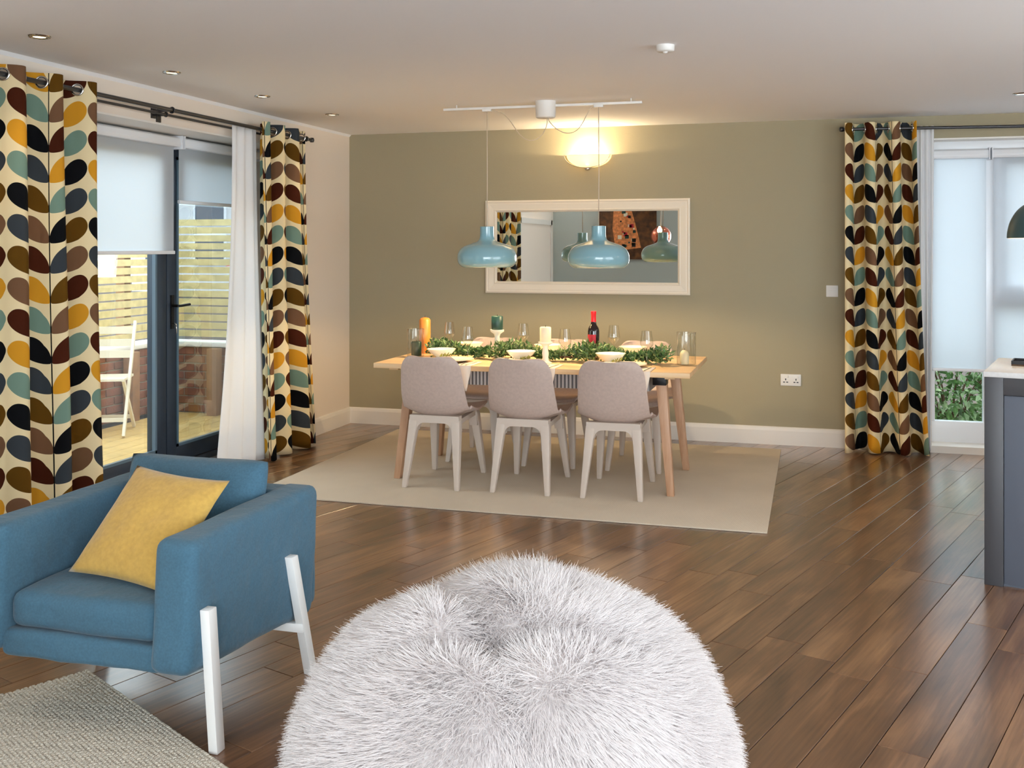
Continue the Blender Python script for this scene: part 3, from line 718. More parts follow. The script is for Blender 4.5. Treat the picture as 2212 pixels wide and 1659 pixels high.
PROF = [(0.045, 0.265), (0.0455, 0.215), (0.049, 0.188), (0.062, 0.172), (0.100, 0.158), (0.145, 0.142), (0.176, 0.118), (0.192, 0.085), (0.195, 0.055), (0.188, 0.026), (0.172, 0.008), (0.158, 0.0)]
def smooth_prof(p, n=4):
    out = []
    for i in range(len(p) - 1):
        p0, p1, p2, p3 = p[max(i - 1, 0)], p[i], p[i + 1], p[min(i + 2, len(p) - 1)]
        for k in range(n):
            s = k / n; out.append(tuple(0.5 * ((2 * p1[j]) + (-p0[j] + p2[j]) * s + (2 * p0[j] - 5 * p1[j] + 4 * p2[j] - p3[j]) * s * s + (-p0[j] + 3 * p1[j] - 3 * p2[j] + p3[j]) * s ** 3) for j in (0, 1)))
    return out + [p[-1]]
for i, (x, lab) in enumerate(((-2.06, 'teal bottle necked pendant lamp hanging across the left side of the mirror frame'), (-1.317, 'teal bottle necked pendant lamp hanging in front of the mirror glass'))):
    t = thing('pendant_lamp', lab, 'pendant lamp', (x, TY, 1.332), 0, 'teal pendant lamps over the table')
    pr = smooth_prof(PROF)
    MB().lathe([(0.0005, 0.265), (0.03, 0.267)] + pr, 48).build('shade', 'teal', t, smooth=True, angle=60)
    MB().lathe([(max(0.002, r - 0.006), z) for r, z in pr if z < 0.2] , 48).build('shade_lining', 'cream_in', t, smooth=True)
    MB().tube([(0, 0, 0.266), (0.002, 0, 0.6), (0, 0, TZ - 1.332 - 0.02)], 0.0032).build('cord', 'cable', t, smooth=True)
    MB().lathe([(0.0005, 0.055), (0.024, 0.062), (0.032, 0.085), (0.026, 0.11), (0.015, 0.135)], 20).build('bulb', 'warm', t, smooth=True)
    lamp('pendant_bulb_light', (0, 0, 0.040), 26, WARM, 0.012, t)

# uplighter sconces: the one over the mirror, and three copies added out of view to brighten the ceiling
frost = mat_sheer('frosted_glass', (255, 244, 214), 0.75)
_o = frost.node_tree.nodes['Material Output']; _g = G(frost.node_tree); _e = _g.add('ShaderNodeEmission'); _e.inputs[0].default_value = lin((255, 220, 150)); _e.inputs[1].default_value = 0.5
_a = _g.add('ShaderNodeAddShader'); _src = _o.inputs[0].links[0].from_socket; _g.l.new(_src, _a.inputs[0]); _g.l.new(_e.outputs[0], _a.inputs[1]); _g.l.new(_a.outputs[0], _o.inputs[0])
def sconce(label, loc, rz, power, col):
    t = thing('wall_sconce', label, 'wall light', loc, rz, 'half bowl wall uplighters')
    v = []; f = []; nu, nv = 28, 10
    for j in range(nv + 1):
        a = (j / nv) * PI / 2
        for i in range(nu + 1):
            th = PI + PI * i / nu; r = math.sin(a)
            v.append((0.178 * r * math.cos(th), 0.112 * r * math.sin(th), 0.028 + 0.098 * (1 - math.cos(a))))
    for j in range(nv):
        for i in range(nu): f.append([j * (nu + 1) + i, j * (nu + 1) + i + 1, (j + 1) * (nu + 1) + i + 1, (j + 1) * (nu + 1) + i])
    bowl = mesh_obj('bowl', v, f, frost, t, True); sd = bowl.modifiers.new('thick', 'SOLIDIFY'); sd.thickness = 0.004
    MB().tube([(0.180 * math.sin(a), -0.114 * math.cos(a) * 0.25 - 0.085, 0.022 + 0.104 * (1 - math.cos(a))) for a in np.linspace(-PI / 2, PI / 2, 25)], 0.004).build('band', 'chrome', t, smooth=True)
    MB().lathe([(0.0005, 0), (0.016, 0.004), (0.022, 0.018), (0.016, 0.03)], 20, (0, -0.06, 0)).build('finial', 'chrome', t, smooth=True)
    MB().box(-0.03, 0.03, -0.02, 0, 0.03, 0.10).build('wall_plate', 'chrome', t, bevel=0.004)
    MB().lathe([(0.0005, 0.05), (0.010, 0.052), (0.011, 0.10), (0.0005, 0.104)], 16, (0, -0.058, 0)).build('bulb', 'warm', t, smooth=True)
    lamp('sconce_light', (0, -0.062, 0.118), power, col, 0.012, t)
sconce('half bowl glass uplighter glowing on the wall above the mirror', (-1.69, YB, 2.055), 0, 16, (1, 0.76, 0.44))
sconce('added unseen half bowl uplighter on the white wall behind the armchair', (XL, 1.9, 2.055), PI / 2, 46, (0.97, 0.98, 1.0))  # this and the next two are added, unseen, for a neutral ceiling wash
sconce('added unseen half bowl uplighter on the white wall beyond the kitchen island', (XR, 6.1, 2.055), -PI / 2, 52, (0.97, 0.98, 1.0))
sconce('added unseen half bowl uplighter on the white wall next to the side glazing', (XR, -1.2, 2.055), -PI / 2, 52, (0.97, 0.98, 1.0))

# ------------------------------------------------------------------ things on the back wall
MX0, MX1, MZ0, MZ1 = -2.53, -0.907, 1.10, 1.835
t = thing('wall_mirror', 'wide rectangular wall mirror in a white moulded frame', 'mirror', (0, YB, 0))
fwid = 0.093; prof = [(0, 0), (0, 0.028), (0.012, 0.034), (0.022, 0.028), (0.03, 0.030), (0.07, 0.024), (0.078, 0.028), (0.086, 0.022), (fwid, 0.014), (fwid, 0.0)]
def rail(p0, p1, inw0, inw1):
    v = []; n = len(prof)
    for p, iw in ((p0, inw0), (p1, inw1)):
        for d, h in prof: v.append((p[0] + iw[0] * d, -h, p[1] + iw[1] * d))
    return MB().add(v, [[i, (i + 1) % n, n + (i + 1) % n, n + i] for i in range(n)] + [list(range(n)), [n + i for i in range(n)][::-1]])
cs = [(MX0, MZ0, 1, 1), (MX1, MZ0, -1, 1), (MX1, MZ1, -1, -1), (MX0, MZ1, 1, -1)]
for i in range(4):
    a, c = cs[i], cs[(i + 1) % 4]; rail(a[:2], c[:2], a[2:], c[2:]).build('frame_rail', 'frame', t)
MB().box(MX0 + 0.085, MX1 - 0.085, -0.012, -0.004, MZ0 + 0.085, MZ1 - 0.085).build('mirror_glass', 'mirror', t)
t = thing('light_switch', 'white light switch plate beside the garden window curtain', 'light switch', (0.122, YB, 1.142))
MB().box(-0.042, 0.042, -0.009, 0, -0.042, 0.042).build('plate', 'white_plastic', t, bevel=0.003)
MB().box(-0.028, 0.028, -0.013, -0.009, 0.004, 0.026).build('rocker', 'white_plastic', t, bevel=0.002)
t = thing('wall_socket', 'white double wall socket low on the sage wall', 'socket', (-0.17, YB, 0.482))
MB().box(-0.073, 0.073, -0.009, 0, -0.043, 0.043).build('plate', 'white_plastic', t, bevel=0.003)
for x in (-0.037, 0.037):
    MB().box(x - 0.002 + 0.012, x + 0.022, -0.013, -0.009, 0.018, 0.036).build('rocker', 'white_plastic', t, bevel=0.0015)
    for dx, dz, wd, hg in ((0, 0.004, 0.0035, 0.007), (-0.011, -0.016, 0.007, 0.0035), (0.011, -0.016, 0.007, 0.0035)):
        MB().box(x + dx - wd, x + dx + wd, -0.0096, -0.0089, dz - hg, dz + hg).build('pin_hole', 'black', t)

# seen only in the mirror: canvas, globe lamp and door frame further back
t = thing('canvas_painting', 'dark brown canvas with a gold patterned shape reflected in the mirror', 'painting', (-2.61, 0.905, 1.29))
MB().box(-0.42, 0.42, 0, 0.03, 0, 0.84).build('canvas', mat('brown_canvas', (84, 52, 26), 0.8, var=(14, 0.35)), t)
pg = [(-0.20, 0.17), (0.17, 0.12), (0.22, 0.45), (0.20, 0.74), (-0.04, 0.78), (-0.12, 0.5)]
MB().prism([(-p, z) for p, z in pg], 'y', 0.03, 0.033).build('gold_shape', mat('gold_patchwork', (206, 128, 72), 0.6, var=(26, 0.2)), t)
for i in range(24):
    x = -0.11 + 0.26 * random.random(); z = 0.16 + 0.56 * random.random(); s = 0.012 + 0.008 * (i % 3)
    MB().box(-x - s, -x + s, 0.033, 0.035, z - s, z + s).build('patch', ['wax_green', 'black', 'label_red', 'wax_cream'][i % 4], t)
t = thing('globe_pendant', 'mirrored copper globe pendant with a bright filament reflected in the mirror', 'pendant lamp', (-2.03, 1.6, 1.62))
MB().lathe([(0.14 * math.sin(a), 0.14 * math.cos(a)) for a in np.linspace(0.12, PI - 0.001, 24)], 36).build('globe', mat('copper_mirror', (206, 120, 96), 0.05, metal=1), t, smooth=True)
MB().lathe([(0.001, 0.0), (0.03, 0.02), (0.035, 0.05), (0.012, 0.1)], 16, (0, 0.12, 0.03)).build('bulb', 'filament', t, smooth=True)
MB().tube([(0, 0, 0.138), (0, 0, 0.78)], 0.003).build('cord', 'cable', t)
b = MB(); b.box(XL, XL + 0.02, 2.70, 2.77, 0.14, 1.86); b.box(XL, XL + 0.02, 1.02, 1.09, 0.14, 1.86); b.box(XL, XL + 0.02, 1.02, 2.77, 1.79, 1.86)
struct(b.build('trim_7', 'gloss_white'))

# ------------------------------------------------------------------ dining area
tag(MB().box(-3.205, -0.233, 5.46, 7.75, 0.0005, 0.009).build('dining_rug', 'rug', bevel=0.003), 'large plain beige flatweave rug under the dining table', 'rug')
RUGZ = 0.009
t = thing('dining_table', 'pale oak dining table with splayed legs and black brackets', 'table', (-1.665, 6.48, RUGZ))
TZT = 0.74 - RUGZ
hx, hy = 0.98, 0.48
tp = MB().prism([(-hy, TZT - 0.006), (-hy, TZT), (hy, TZT), (hy, TZT - 0.006), (hy - 0.03, TZT - 0.03), (-hy + 0.03, TZT - 0.03)][::-1], 'x', -hx, hx)
tp = MB().box(-hx, hx, -hy, hy, TZT - 0.03, TZT).build('tabletop', 'oak', t, bevel=0.003)
for i in range(3): MB().box(-hx + 0.001 + i * 0.653, -hx + 0.653 + i * 0.653 - 0.001, -hy + 0.002, hy - 0.002, TZT - 0.001, TZT + 0.0006).build('top_board', 'oak', t)
for sx in (-1, 1):
    for sy in (-1, 1):
        foot = (sx * 0.858, sy * 0.375, 0.0); top = (sx * 0.795, sy * 0.30, TZT - 0.09)
        MB().leg(foot, top, 0.042, 0.045, 0.062, 0.075).build('leg', 'oakleg', t, bevel=0.004)
        tx, ty = sx * 0.785, sy * 0.292
        MB().box(tx - 0.04, tx + 0.04, ty - 0.05, ty + 0.05, TZT - 0.092, TZT - 0.031).build('bracket', 'black', t, bevel=0.003)
for sx in (-1, 1): MB().box(sx * 0.785 - 0.02, sx * 0.785 + 0.02, -0.24, 0.24, TZT - 0.09, TZT - 0.05).build('cross_rail', 'black', t)
ap = MB().box(-0.70, 0.70, -0.15, 0.15, TZT - 0.155, TZT - 0.031).build('apron', 'ribbed', t)
for i in range(58):
    x = -0.695 + i * 0.0242
    MB().box(x, x + 0.013, -0.162, -0.15, TZT - 0.155, TZT - 0.031).build('rib', 'ribwhite', ap)
for x in (-0.86, 0.86): MB().box(x - 0.03, x + 0.03, -0.44, -0.41, TZT - 0.042, TZT - 0.03).build('leaf_clip', 'oak', t)

# chairs: one-piece shell on a moulded leg frame
def make_chair():
    t = thing('dining_chair', '', 'chair')
    prf = [(0.235, 0.428), (0.225, 0.444), (0.16, 0.452), (0.05, 0.441), (-0.06, 0.428), (-0.135, 0.424), (-0.19, 0.442), (-0.225, 0.488), (-0.250, 0.56), (-0.272, 0.64), (-0.292, 0.72), (-0.308, 0.782), (-0.312, 0.796)]
    pr = smooth_prof(prf, 3); n = len(pr); m = 22; v = []; f = []
    # cumulative length along the profile
    cl = [0.0]
    for i in range(1, n): cl.append(cl[-1] + math.dist(pr[i], pr[i - 1]))
    L = cl[-1]
    for i, (y, z) in enumerate(pr):
        s = cl[i]; e0 = min(1, s / 0.09); e1 = min(1, (L - s) / 0.085)
        wd = 0.208 + 0.022 * math.sin(PI * min(1, s / 0.5)) 
        if s > 0.5: wd = 0.208 - 0.028 * ((s - 0.5) / (L - 0.5)) ** 1.5
        wd *= (1 - (1 - e0) ** 2.6) ** (1 / 2.6) * 0.30 + 0.70 if e0 < 1 else 1
        wd *= ((1 - (1 - e1) ** 2.2) ** (1 / 2.2)) * 0.36 + 0.64 if e1 < 1 else 1
        j0, j1 = max(0, i - 1), min(n - 1, i + 1); ty, tz = pr[j1][0] - pr[j0][0], pr[j1][1] - pr[j0][1]; q = math.hypot(ty, tz); ny, nz_ = tz / q, -ty / q
        bend = math.exp(-((s - 0.42) / 0.10) ** 2)
        back = min(1, max(0, (s - 0.40) / 0.12)); k = 0.022 + 0.045 * bend + 0.016 * back
        for c in range(m + 1):
            u = -1 + 2 * c / m; lift = k * abs(u) ** 2.4
            v.append((u * wd, y + ny * lift, z + nz_ * lift * (1 - back)))
    W = m + 1
    for i in range(n - 1):
        for c in range(m): f.append([i * W + c, i * W + c + 1, (i + 1) * W + c + 1, (i + 1) * W + c])
    o = mesh_obj('seat_shell', v, f, 'shell', t, True); sd = o.modifiers.new('thickness', 'SOLIDIFY'); sd.thickness = 0.013; sd.offset = 0.0
    bv = o.modifiers.new('edge', 'BEVEL'); bv.width = 0.004; bv.segments = 2; bv.limit_method = 'ANGLE'
    for sx in (-1, 1):
        for sy, fy, ty in ((-1, -0.262, -0.175), (1, 0.262, 0.170)):
            MB().leg((sx * 0.168, fy, 0), (sx * 0.135, ty, 0.408), 0.030, 0.032, 0.056, 0.060).build('leg', 'chairleg', t, bevel=0.005)
    for y0, z0 in ((-0.178, 0.432), (0.170, 0.42)):
        # cross bar with filleted arch under the seat
        top = [(-0.150, z0), (0.150, z0)]; arch = []
        for i in range(9):
            a = i / 8 * PI / 2; arch.append((0.112 - 0.05 + 0.05 * math.cos(a), z0 - 0.095 + 0.05 * math.sin(a)))
        poly = [(-0.158, z0), (0.158, z0), (0.162, z0 - 0.095)] + arch + [(-x, z) for x, z in arch[::-1]] + [(-0.162, z0 - 0.095)]
        MB().prism(poly, 'y', y0 - 0.029, y0 + 0.029).build('cross_bar', 'chairleg', t)
    for sx in (-1, 1): MB().bar((sx * 0.135, -0.14, 0.392), (sx * 0.135, 0.16, 0.405), 0.03, 0.03).build('side_bar', 'chairleg', t)
    return t
proto = make_chair()
side = ('on the open side of the dining table', 'on the mirror wall side of the dining table')
spots = [(-2.218, 6.14, 0, 'taupe chair, back to the room, at the table end near the glazed door'),
         (-1.668, 6.165, 0, 'taupe chair, back to the room, in the middle of its three'),
         (-1.128, 6.178, 0, 'taupe chair, back to the room, at the table end near the socket'),
         (-2.222, 6.925, PI, 'taupe moulded chair facing the room, at the table end near the glazed door'),
         (-1.690, 6.93, PI, 'taupe moulded chair facing the room, in the middle under the mirror'),
         (-1.128, 6.945, PI, 'taupe moulded chair facing the room, at the table end near the socket')]
for i, (x, y, a, lab) in enumerate(spots):
    o = proto if i == 0 else copy_tree(proto)
    o.location = (x, y, RUGZ); o.rotation_euler = (0, 0, a + (0.015 if i == 2 else 0)); tag(o, lab, 'chair', 'taupe dining chairs')

# ------------------------------------------------------------------ on the table
TT = 0.7408
def lathe_thing(name, label, cat, m, prof, loc, n=32, group=None, angle=50):
    return tag(MB().lathe(prof, n).build(name, m, None, smooth=True, loc=loc, angle=angle), label, cat, group)
places = [(-2.29, 6.215, 'at the place nearest the dark green candle glass'), (-1.765, 6.225, 'at the place beside the cream candle'), (-1.20, 6.235, 'at the place nearest the clear hurricane glass'),
          (-2.24, 6.76, 'across from the dark green candle glass'), (-1.69, 6.76, 'across from the cream candle'), (-1.12, 6.77, 'across from the clear hurricane glass')]
PLATE = [(0.0005, 0.006), (0.085, 0.006), (0.095, 0.011), (0.132, 0.018), (0.134, 0.021), (0.094, 0.015), (0.084, 0.010), (0.0005, 0.010)]
BOWL = [(0.0005, 0.0), (0.038, 0.0), (0.042, 0.006), (0.072, 0.026), (0.092, 0.050), (0.0935, 0.052), (0.090, 0.052), (0.066, 0.026), (0.036, 0.010), (0.0005, 0.010)]
for x, y, wd in places:
    far = y > 6.5
    lathe_thing('dinner_plate', 'white dinner plate ' + wd, 'plate', 'china', PLATE, (x + ((-0.02 if wd.endswith('cream candle') else 0.10) if not far else 0), y - (0.015 if not far else -0.02), TT), group='white dinner plates')
    lathe_thing('soup_bowl', 'white soup bowl ' + wd, 'bowl', 'china', BOWL, (x + (0.0 if not far else -0.02), y + (0.05 if not far else -0.02), TT + 0.0215), group='white soup bowls')
def glass(x, y, lab):
    t = thing('wine_glass', lab, 'wine glass', (x, y, TT), 0, 'stemmed wine glasses')
    MB().lathe([(0.0005, 0.004), (0.034, 0.0015), (0.034, 0.0005), (0.0005, 0.0005)], 28).build('foot', 'drink_glass', t, smooth=True)
    MB().tube([(0, 0, 0.002), (0, 0, 0.085)], 0.0035, 8).build('stem', 'drink_glass', t, smooth=True)
    MB().lathe([(0.0035, 0.085), (0.012, 0.093), (0.030, 0.112), (0.040, 0.128), (0.0405, 0.136), (0.036, 0.165), (0.030, 0.212)], 28).build('bowl', 'drink_glass', t, smooth=True)
    return t
for x, y, lab in ((-2.40, 6.72, 'empty wine glass behind the white bowl nearest the amber candle'), (-2.14, 6.345, 'empty wine glass before the garland, beside the dark green pillar candle'), (-1.875, 6.72, 'empty wine glass between the green candle and the cream candle'),
                  (-1.50, 6.345, 'empty wine glass between the cream candle and the wine bottle'), (-1.262, 6.73, 'empty wine glass right beside the wine bottle'), (-0.985, 6.335, 'empty wine glass nearest the clear hurricane glass')):
    glass(x, y, lab)
def candle(parent, name, r, h, m, z0, dome=0.0):
    MB().lathe([(0.0005, z0), (r - 0.002, z0), (r, z0 + 0.003), (r, z0 + h - 0.004 - dome), (r * 0.75 if dome else r - 0.004, z0 + h - dome * 0.4), (0.004, z0 + h - (0 if dome else 0.004)), (0.0005, z0 + h)], 28).build(name, m, parent, smooth=True, angle=50)
    MB().tube([(0, 0, z0 + h - 0.004), (0.001, 0, z0 + h + 0.010)], 0.0016, 6).build('wick', 'wick', parent)
t = thing('pillar_candle', 'tall shiny amber pillar candle on the dining table', 'candle', (-2.555, 6.66, TT)); candle(t, 'wax', 0.039, 0.245, 'wax_orange', 0.0, 0.016)
def hurricane(label, loc, h, r):
    t = thing('hurricane_glass', label, 'candle glass', loc)
    MB().lathe([(0.0005, 0.004), (r - 0.004, 0.004), (r, 0.008), (r, h)], 32).build('cylinder', 'drink_glass', t, smooth=True, angle=50)
    MB().torus((0, 0, h), r, 0.0022, (0, 0, 1), 32, 6).build('rim', 'drink_glass', t, smooth=True)
    return t
hurricane('clear glass cylinder holding a dark green candle', (-2.52, 6.40, TT), 0.185, 0.056)
t = thing('pillar_candle', 'short dark green candle inside the glass cylinder', 'candle', (-2.515, 6.40, TT + 0.008)); candle(t, 'wax', 0.034, 0.095, 'wax_green', 0.0)
hurricane('clear glass cylinder holding a short white candle at the socket end of the table', (-0.755, 6.42, TT), 0.20, 0.058)
t = thing('pillar_candle', 'short white candle with rounded top inside the clear glass cylinder', 'candle', (-0.765, 6.41, TT + 0.008)); candle(t, 'wax', 0.028, 0.085, 'wax_cream', 0.0, 0.02)
STICK = [(0.0005, 0.0), (0.040, 0.0), (0.041, 0.008), (0.022, 0.018), (0.018, 0.04), (0.021, 0.065), (0.016, 0.105), (0.022, 0.118), (0.044, 0.130), (0.046, 0.140), (0.0005, 0.140)]
def holder(lab_h, lab_c, x, y, hz, m, ch):
    t = lathe_thing('candle_holder', lab_h, 'candle holder', 'china', [(r, z * hz / 0.14) for r, z in STICK], (x, y, TT), group='white turned candle holders')
    t = thing('pillar_candle', lab_c, 'candle', (x, y, TT + hz)); candle(t, 'wax', 0.038 if m == 'wax_green' else 0.035, ch, m, 0.0)
holder('white turned candle holder carrying the dark green pillar', 'dark green pillar candle on a white turned holder', -1.99, 6.50, 0.185, 'wax_green', 0.088)
holder('white turned candle holder carrying the cream pillar', 'cream pillar candle on a white turned holder', -1.605, 6.265, 0.135, 'wax_cream', 0.092)
t = thing('wine_bottle', 'dark red wine bottle with red capsule and red label', 'bottle', (-1.36, 6.55, TT))
MB().lathe([(0.0005, 0.0), (0.034, 0.0), (0.037, 0.004), (0.037, 0.185), (0.033, 0.205), (0.020, 0.226), (0.0155, 0.245), (0.0145, 0.30), (0.0005, 0.30)], 32).build('glass_body', 'bottle', t, smooth=True, angle=50)
MB().lathe([(0.0165, 0.245), (0.016, 0.29), (0.0175, 0.295), (0.0175, 0.312), (0.0005, 0.313)], 28).build('capsule', 'capsule', t, smooth=True, angle=50)
v = []; f = []
for i in range(15):
    a = math.radians(-175 + 120 * i / 14)
    for z in (0.05, 0.165): v.append((0.0376 * math.cos(a), 0.0376 * math.sin(a), z))
mesh_obj('label', v, [[2 * i, 2 * i + 2, 2 * i + 3, 2 * i + 1] for i in range(14)], 'label_red', t, True)
# napkins over the table edge, with cutlery
for i, (x, y, wd) in enumerate(places[:3]):
    nx = x + 0.235; v = []; f = []
    path = [(6.22 - 0.022 * k, 0.0022, 0.052) for k in range(10)] + [(6.003, 0.0022, 0.052), (5.9985, 0.0016, 0.052), (5.9975, -0.003, 0.052)] + [(5.9975, -0.003 - 0.025 * k, 0.052 * (1 - k / 6) + 0.004) for k in range(1, 7)]
    K = len(path) - 1
    for k, (yy, zz, w_) in enumerate(path):
        for u in (-1, -0.33, 0.33, 1): v.append((u * w_ + (0.02 * max(0, k - 12) / 6), yy - 6.1, zz + 0.0003 * math.sin(u * 4 + k)))
    for k in range(K):
        for c in range(3): f.append([k * 4 + c, k * 4 + c + 1, k * 4 + c + 5, k * 4 + c + 4])
    o = mesh_obj('napkin', v, f, 'linen', None, True, loc=(nx, 6.1, TT)); sd = o.modifiers.new('t', 'SOLIDIFY'); sd.thickness = 0.002; sd.offset = 0
    tag(o, 'pale linen napkin over the table edge ' + wd, 'napkin', 'linen napkins')
    for kk, (nm, dx) in enumerate((('dinner_fork', -0.022), ('dinner_knife', 0.02))):
        t = thing(nm, ('steel fork' if kk == 0 else 'steel knife') + ' lying on the linen napkin ' + wd, 'cutlery', (nx + dx, 6.09, TT + 0.005), math.radians(6 - 10 * kk), 'steel cutlery on napkins')
        MB().bar((0, -0.08, 0), (0, 0.02, 0), 0.009, 0.003, 0.005, 0.003).build('handle', 'steel', t)
        if kk == 0:
            MB().box(-0.009, 0.009, 0.02, 0.045, -0.001, 0.002).build('fork_head', 'steel', t)
            for q in (-0.0075, -0.0025, 0.0025, 0.0075): MB().box(q - 0.0012, q + 0.0012, 0.045, 0.085, -0.001, 0.001).build('tine', 'steel', t)
        else: MB().bar((0, 0.02, 0), (0.003, 0.10, 0), 0.011, 0.002, 0.006, 0.002).build('blade', 'steel', t)
    t = thing('herb_sprig', 'small yellow green sprig on the plate ' + wd, 'sprig', (x + 0.055, 6.165, TT + 0.022), 0.4, 'sprigs on the plates')
    MB().tube([(-0.03, 0, 0.002), (0, 0.003, 0.012), (0.035, 0, 0.02)], 0.0014, 5).build('stem', 'twig', t)
    vv, ff, mi = leafcloud(26, lambda i_: ((-0.03 + 0.065 * (i_ / 26), 0.002, 0.006 + 0.016 * (i_ / 26)), (0.3, rng.normal(), 0.7)), 0.022, ['sprig'])
    tag(mesh_obj('leaves', vv, ff, 'sprig', t), kind='stuff')
# garland
t = thing('leafy_garland', 'long leafy green garland running along the middle of the dining table', 'garland', (-1.66, 6.50, TT))
ctr = lambda s: Vector((-0.76 + 1.55 * s, 0.02 * math.sin(9 * s) - 0.078 - 0.04 * max(0, s - 0.75) / 0.25, 0.03))
MB().tube([ctr(i / 30) for i in range(31)], 0.006, 6).build('stem', 'twig', t)
KEEP = [(-1.99, 6.50, 0.075), (-1.605, 6.265, 0.075), (-1.36, 6.55, 0.07), (-2.14, 6.345, 0.05), (-1.50, 6.345, 0.05), (-0.985, 6.335, 0.05), (-2.52, 6.40, 0.09), (-0.755, 6.42, 0.09),
        (-2.29, 6.265, 0.12), (-1.765, 6.275, 0.12), (-1.20, 6.285, 0.12)]      # room left round the things it winds past
def gfn(i):
    while True:
        p, d = gtry()
        if all(math.hypot(p.x - 1.66 - x, p.y + 6.50 - y) > r for x, y, r in KEEP): return p, d
def gtry():
    s = rng.random(); th = rng.random() * PI; rr = 0.098 * (0.35 + 0.65 * rng.random()) * (0.75 + 0.35 * math.sin(19 * s + 1))
    p = ctr(s) + Vector((rng.normal(0, 0.02), math.cos(th) * rr, max(-0.025, math.sin(th) * rr * 0.9 - 0.012)))
    return p, (rng.normal(0, 0.8), math.cos(th), 0.35 + math.sin(th) * 0.6)
vv, ff, mi = leafcloud(3400, gfn, 0.033, None, 0.5)
NEAR = [(x, y, r * 0.55 if r < 0.1 else 0.098) for x, y, r in KEEP] + [(x - 0.02, y - 0.02, 0.098) for x, y, _ in places[3:]]
ok = [all(math.hypot(p.x - 1.66 - x, p.y + 6.50 - y) > r for p in vv[5 * i:5 * i + 5] for x, y, r in NEAR) for i in range(len(vv) // 5)]
mi = [mi[4 * i + j] for i in range(len(ok)) if ok[i] for j in range(4)]; vv = [p for i in range(len(ok)) if ok[i] for p in vv[5 * i:5 * i + 5]]; ff = ff[:len(mi)]
for i in range(len(vv)):
    if vv[i].z < 0.002: vv[i].z = 0.002
tag(mesh_obj('foliage', vv, ff, None, t, mats=['green', 'green2'], midx=mi), kind='stuff')

# ------------------------------------------------------------------ armchair
def noise_push(o, amp, scale, seed=0):
    me = o.data; 
    for vtx in me.vertices:
        p = vtx.co * scale + Vector((seed, seed * 1.7, 0)); vtx.co += vtx.normal * (noise.noise(p) * amp)
def soft_box(name, m, parent, x0, x1, y0, y1, z0, z1, bev, cuts=10, amp=0.006, scale=5, puff=0.0, seed=0, shear=None):
    bm = bmesh.new(); bmesh.ops.create_cube(bm, size=1)
    for vtx in bm.verts: vtx.co = Vector(((x0 + x1) / 2 + vtx.co.x * (x1 - x0), (y0 + y1) / 2 + vtx.co.y * (y1 - y0), (z0 + z1) / 2 + vtx.co.z * (z1 - z0)))
    bmesh.ops.bevel(bm, geom=list(bm.edges), offset=bev, segments=4, profile=0.5, affect='EDGES')
    bmesh.ops.subdivide_edges(bm, edges=[e for e in bm.edges if e.calc_length() > bev * 2], cuts=cuts, use_grid_fill=True)
    bmesh.ops.triangulate(bm, faces=[f_ for f_ in bm.faces if len(f_.verts) > 4])
    if puff:
        for vtx in bm.verts:
            u = (vtx.co.x - (x0 + x1) / 2) / ((x1 - x0) / 2); q = (vtx.co.y - (y0 + y1) / 2) / ((y1 - y0) / 2)
            if vtx.co.z > (z0 + z1) / 2: vtx.co.z += puff * max(0, 1 - u * u) * max(0, 1 - q * q)
    if shear:
        for vtx in bm.verts: vtx.co = Vector(shear(vtx.co))
    bm.normal_update()
    o = bm_obj(name, bm, m, parent, True)
    noise_push(o, amp, scale, seed); return o
AX0, AX1, AY = -2.47, -1.68, 2.96
ac = thing('armchair', 'blue slipcovered armchair with slanting white legs', 'armchair', ((AX0 + AX1) / 2, AY, 0))
xo = (AX1 - AX0) / 2
def sh_arm(c):   # bottom falls towards the back, front edge leans a little
    y, z = c.y, c.z; q = (y + 0.42) / 0.80; k = max(0, (0.62 - z) / 0.38)
    return (c.x, y + 0.03 * (1 - q) * (z - 0.3) / 0.3 - 0.05 * q * k, z - 0.075 * q * k)
for i, (a, bq) in enumerate(((xo - 0.135, xo), (-xo, -xo + 0.135))):
    soft_box('arm', 'blue', ac, a, bq, -0.42, 0.39, 0.255, 0.625, 0.032, 12, 0.006, 6, seed=i, shear=sh_arm)
soft_box('back_panel', 'blue', ac, -xo + 0.01, xo - 0.01, 0.25, 0.388, 0.20, 0.622, 0.032, 10, 0.005, 5, seed=3)
soft_box('front_panel', 'blue', ac, -xo + 0.12, xo - 0.12, -0.385, -0.25, 0.235, 0.315, 0.02, 10, 0.007, 9, seed=5)
soft_box('seat_base', 'blue', ac, -xo + 0.12, xo - 0.12, -0.30, 0.30, 0.235, 0.31, 0.015, 6, 0.003, 5, seed=6)
soft_box('seat_cushion', 'blue', ac, -xo + 0.138, xo - 0.138, -0.375, 0.20, 0.315, 0.425, 0.035, 12, 0.006, 5, puff=0.012, seed=8)
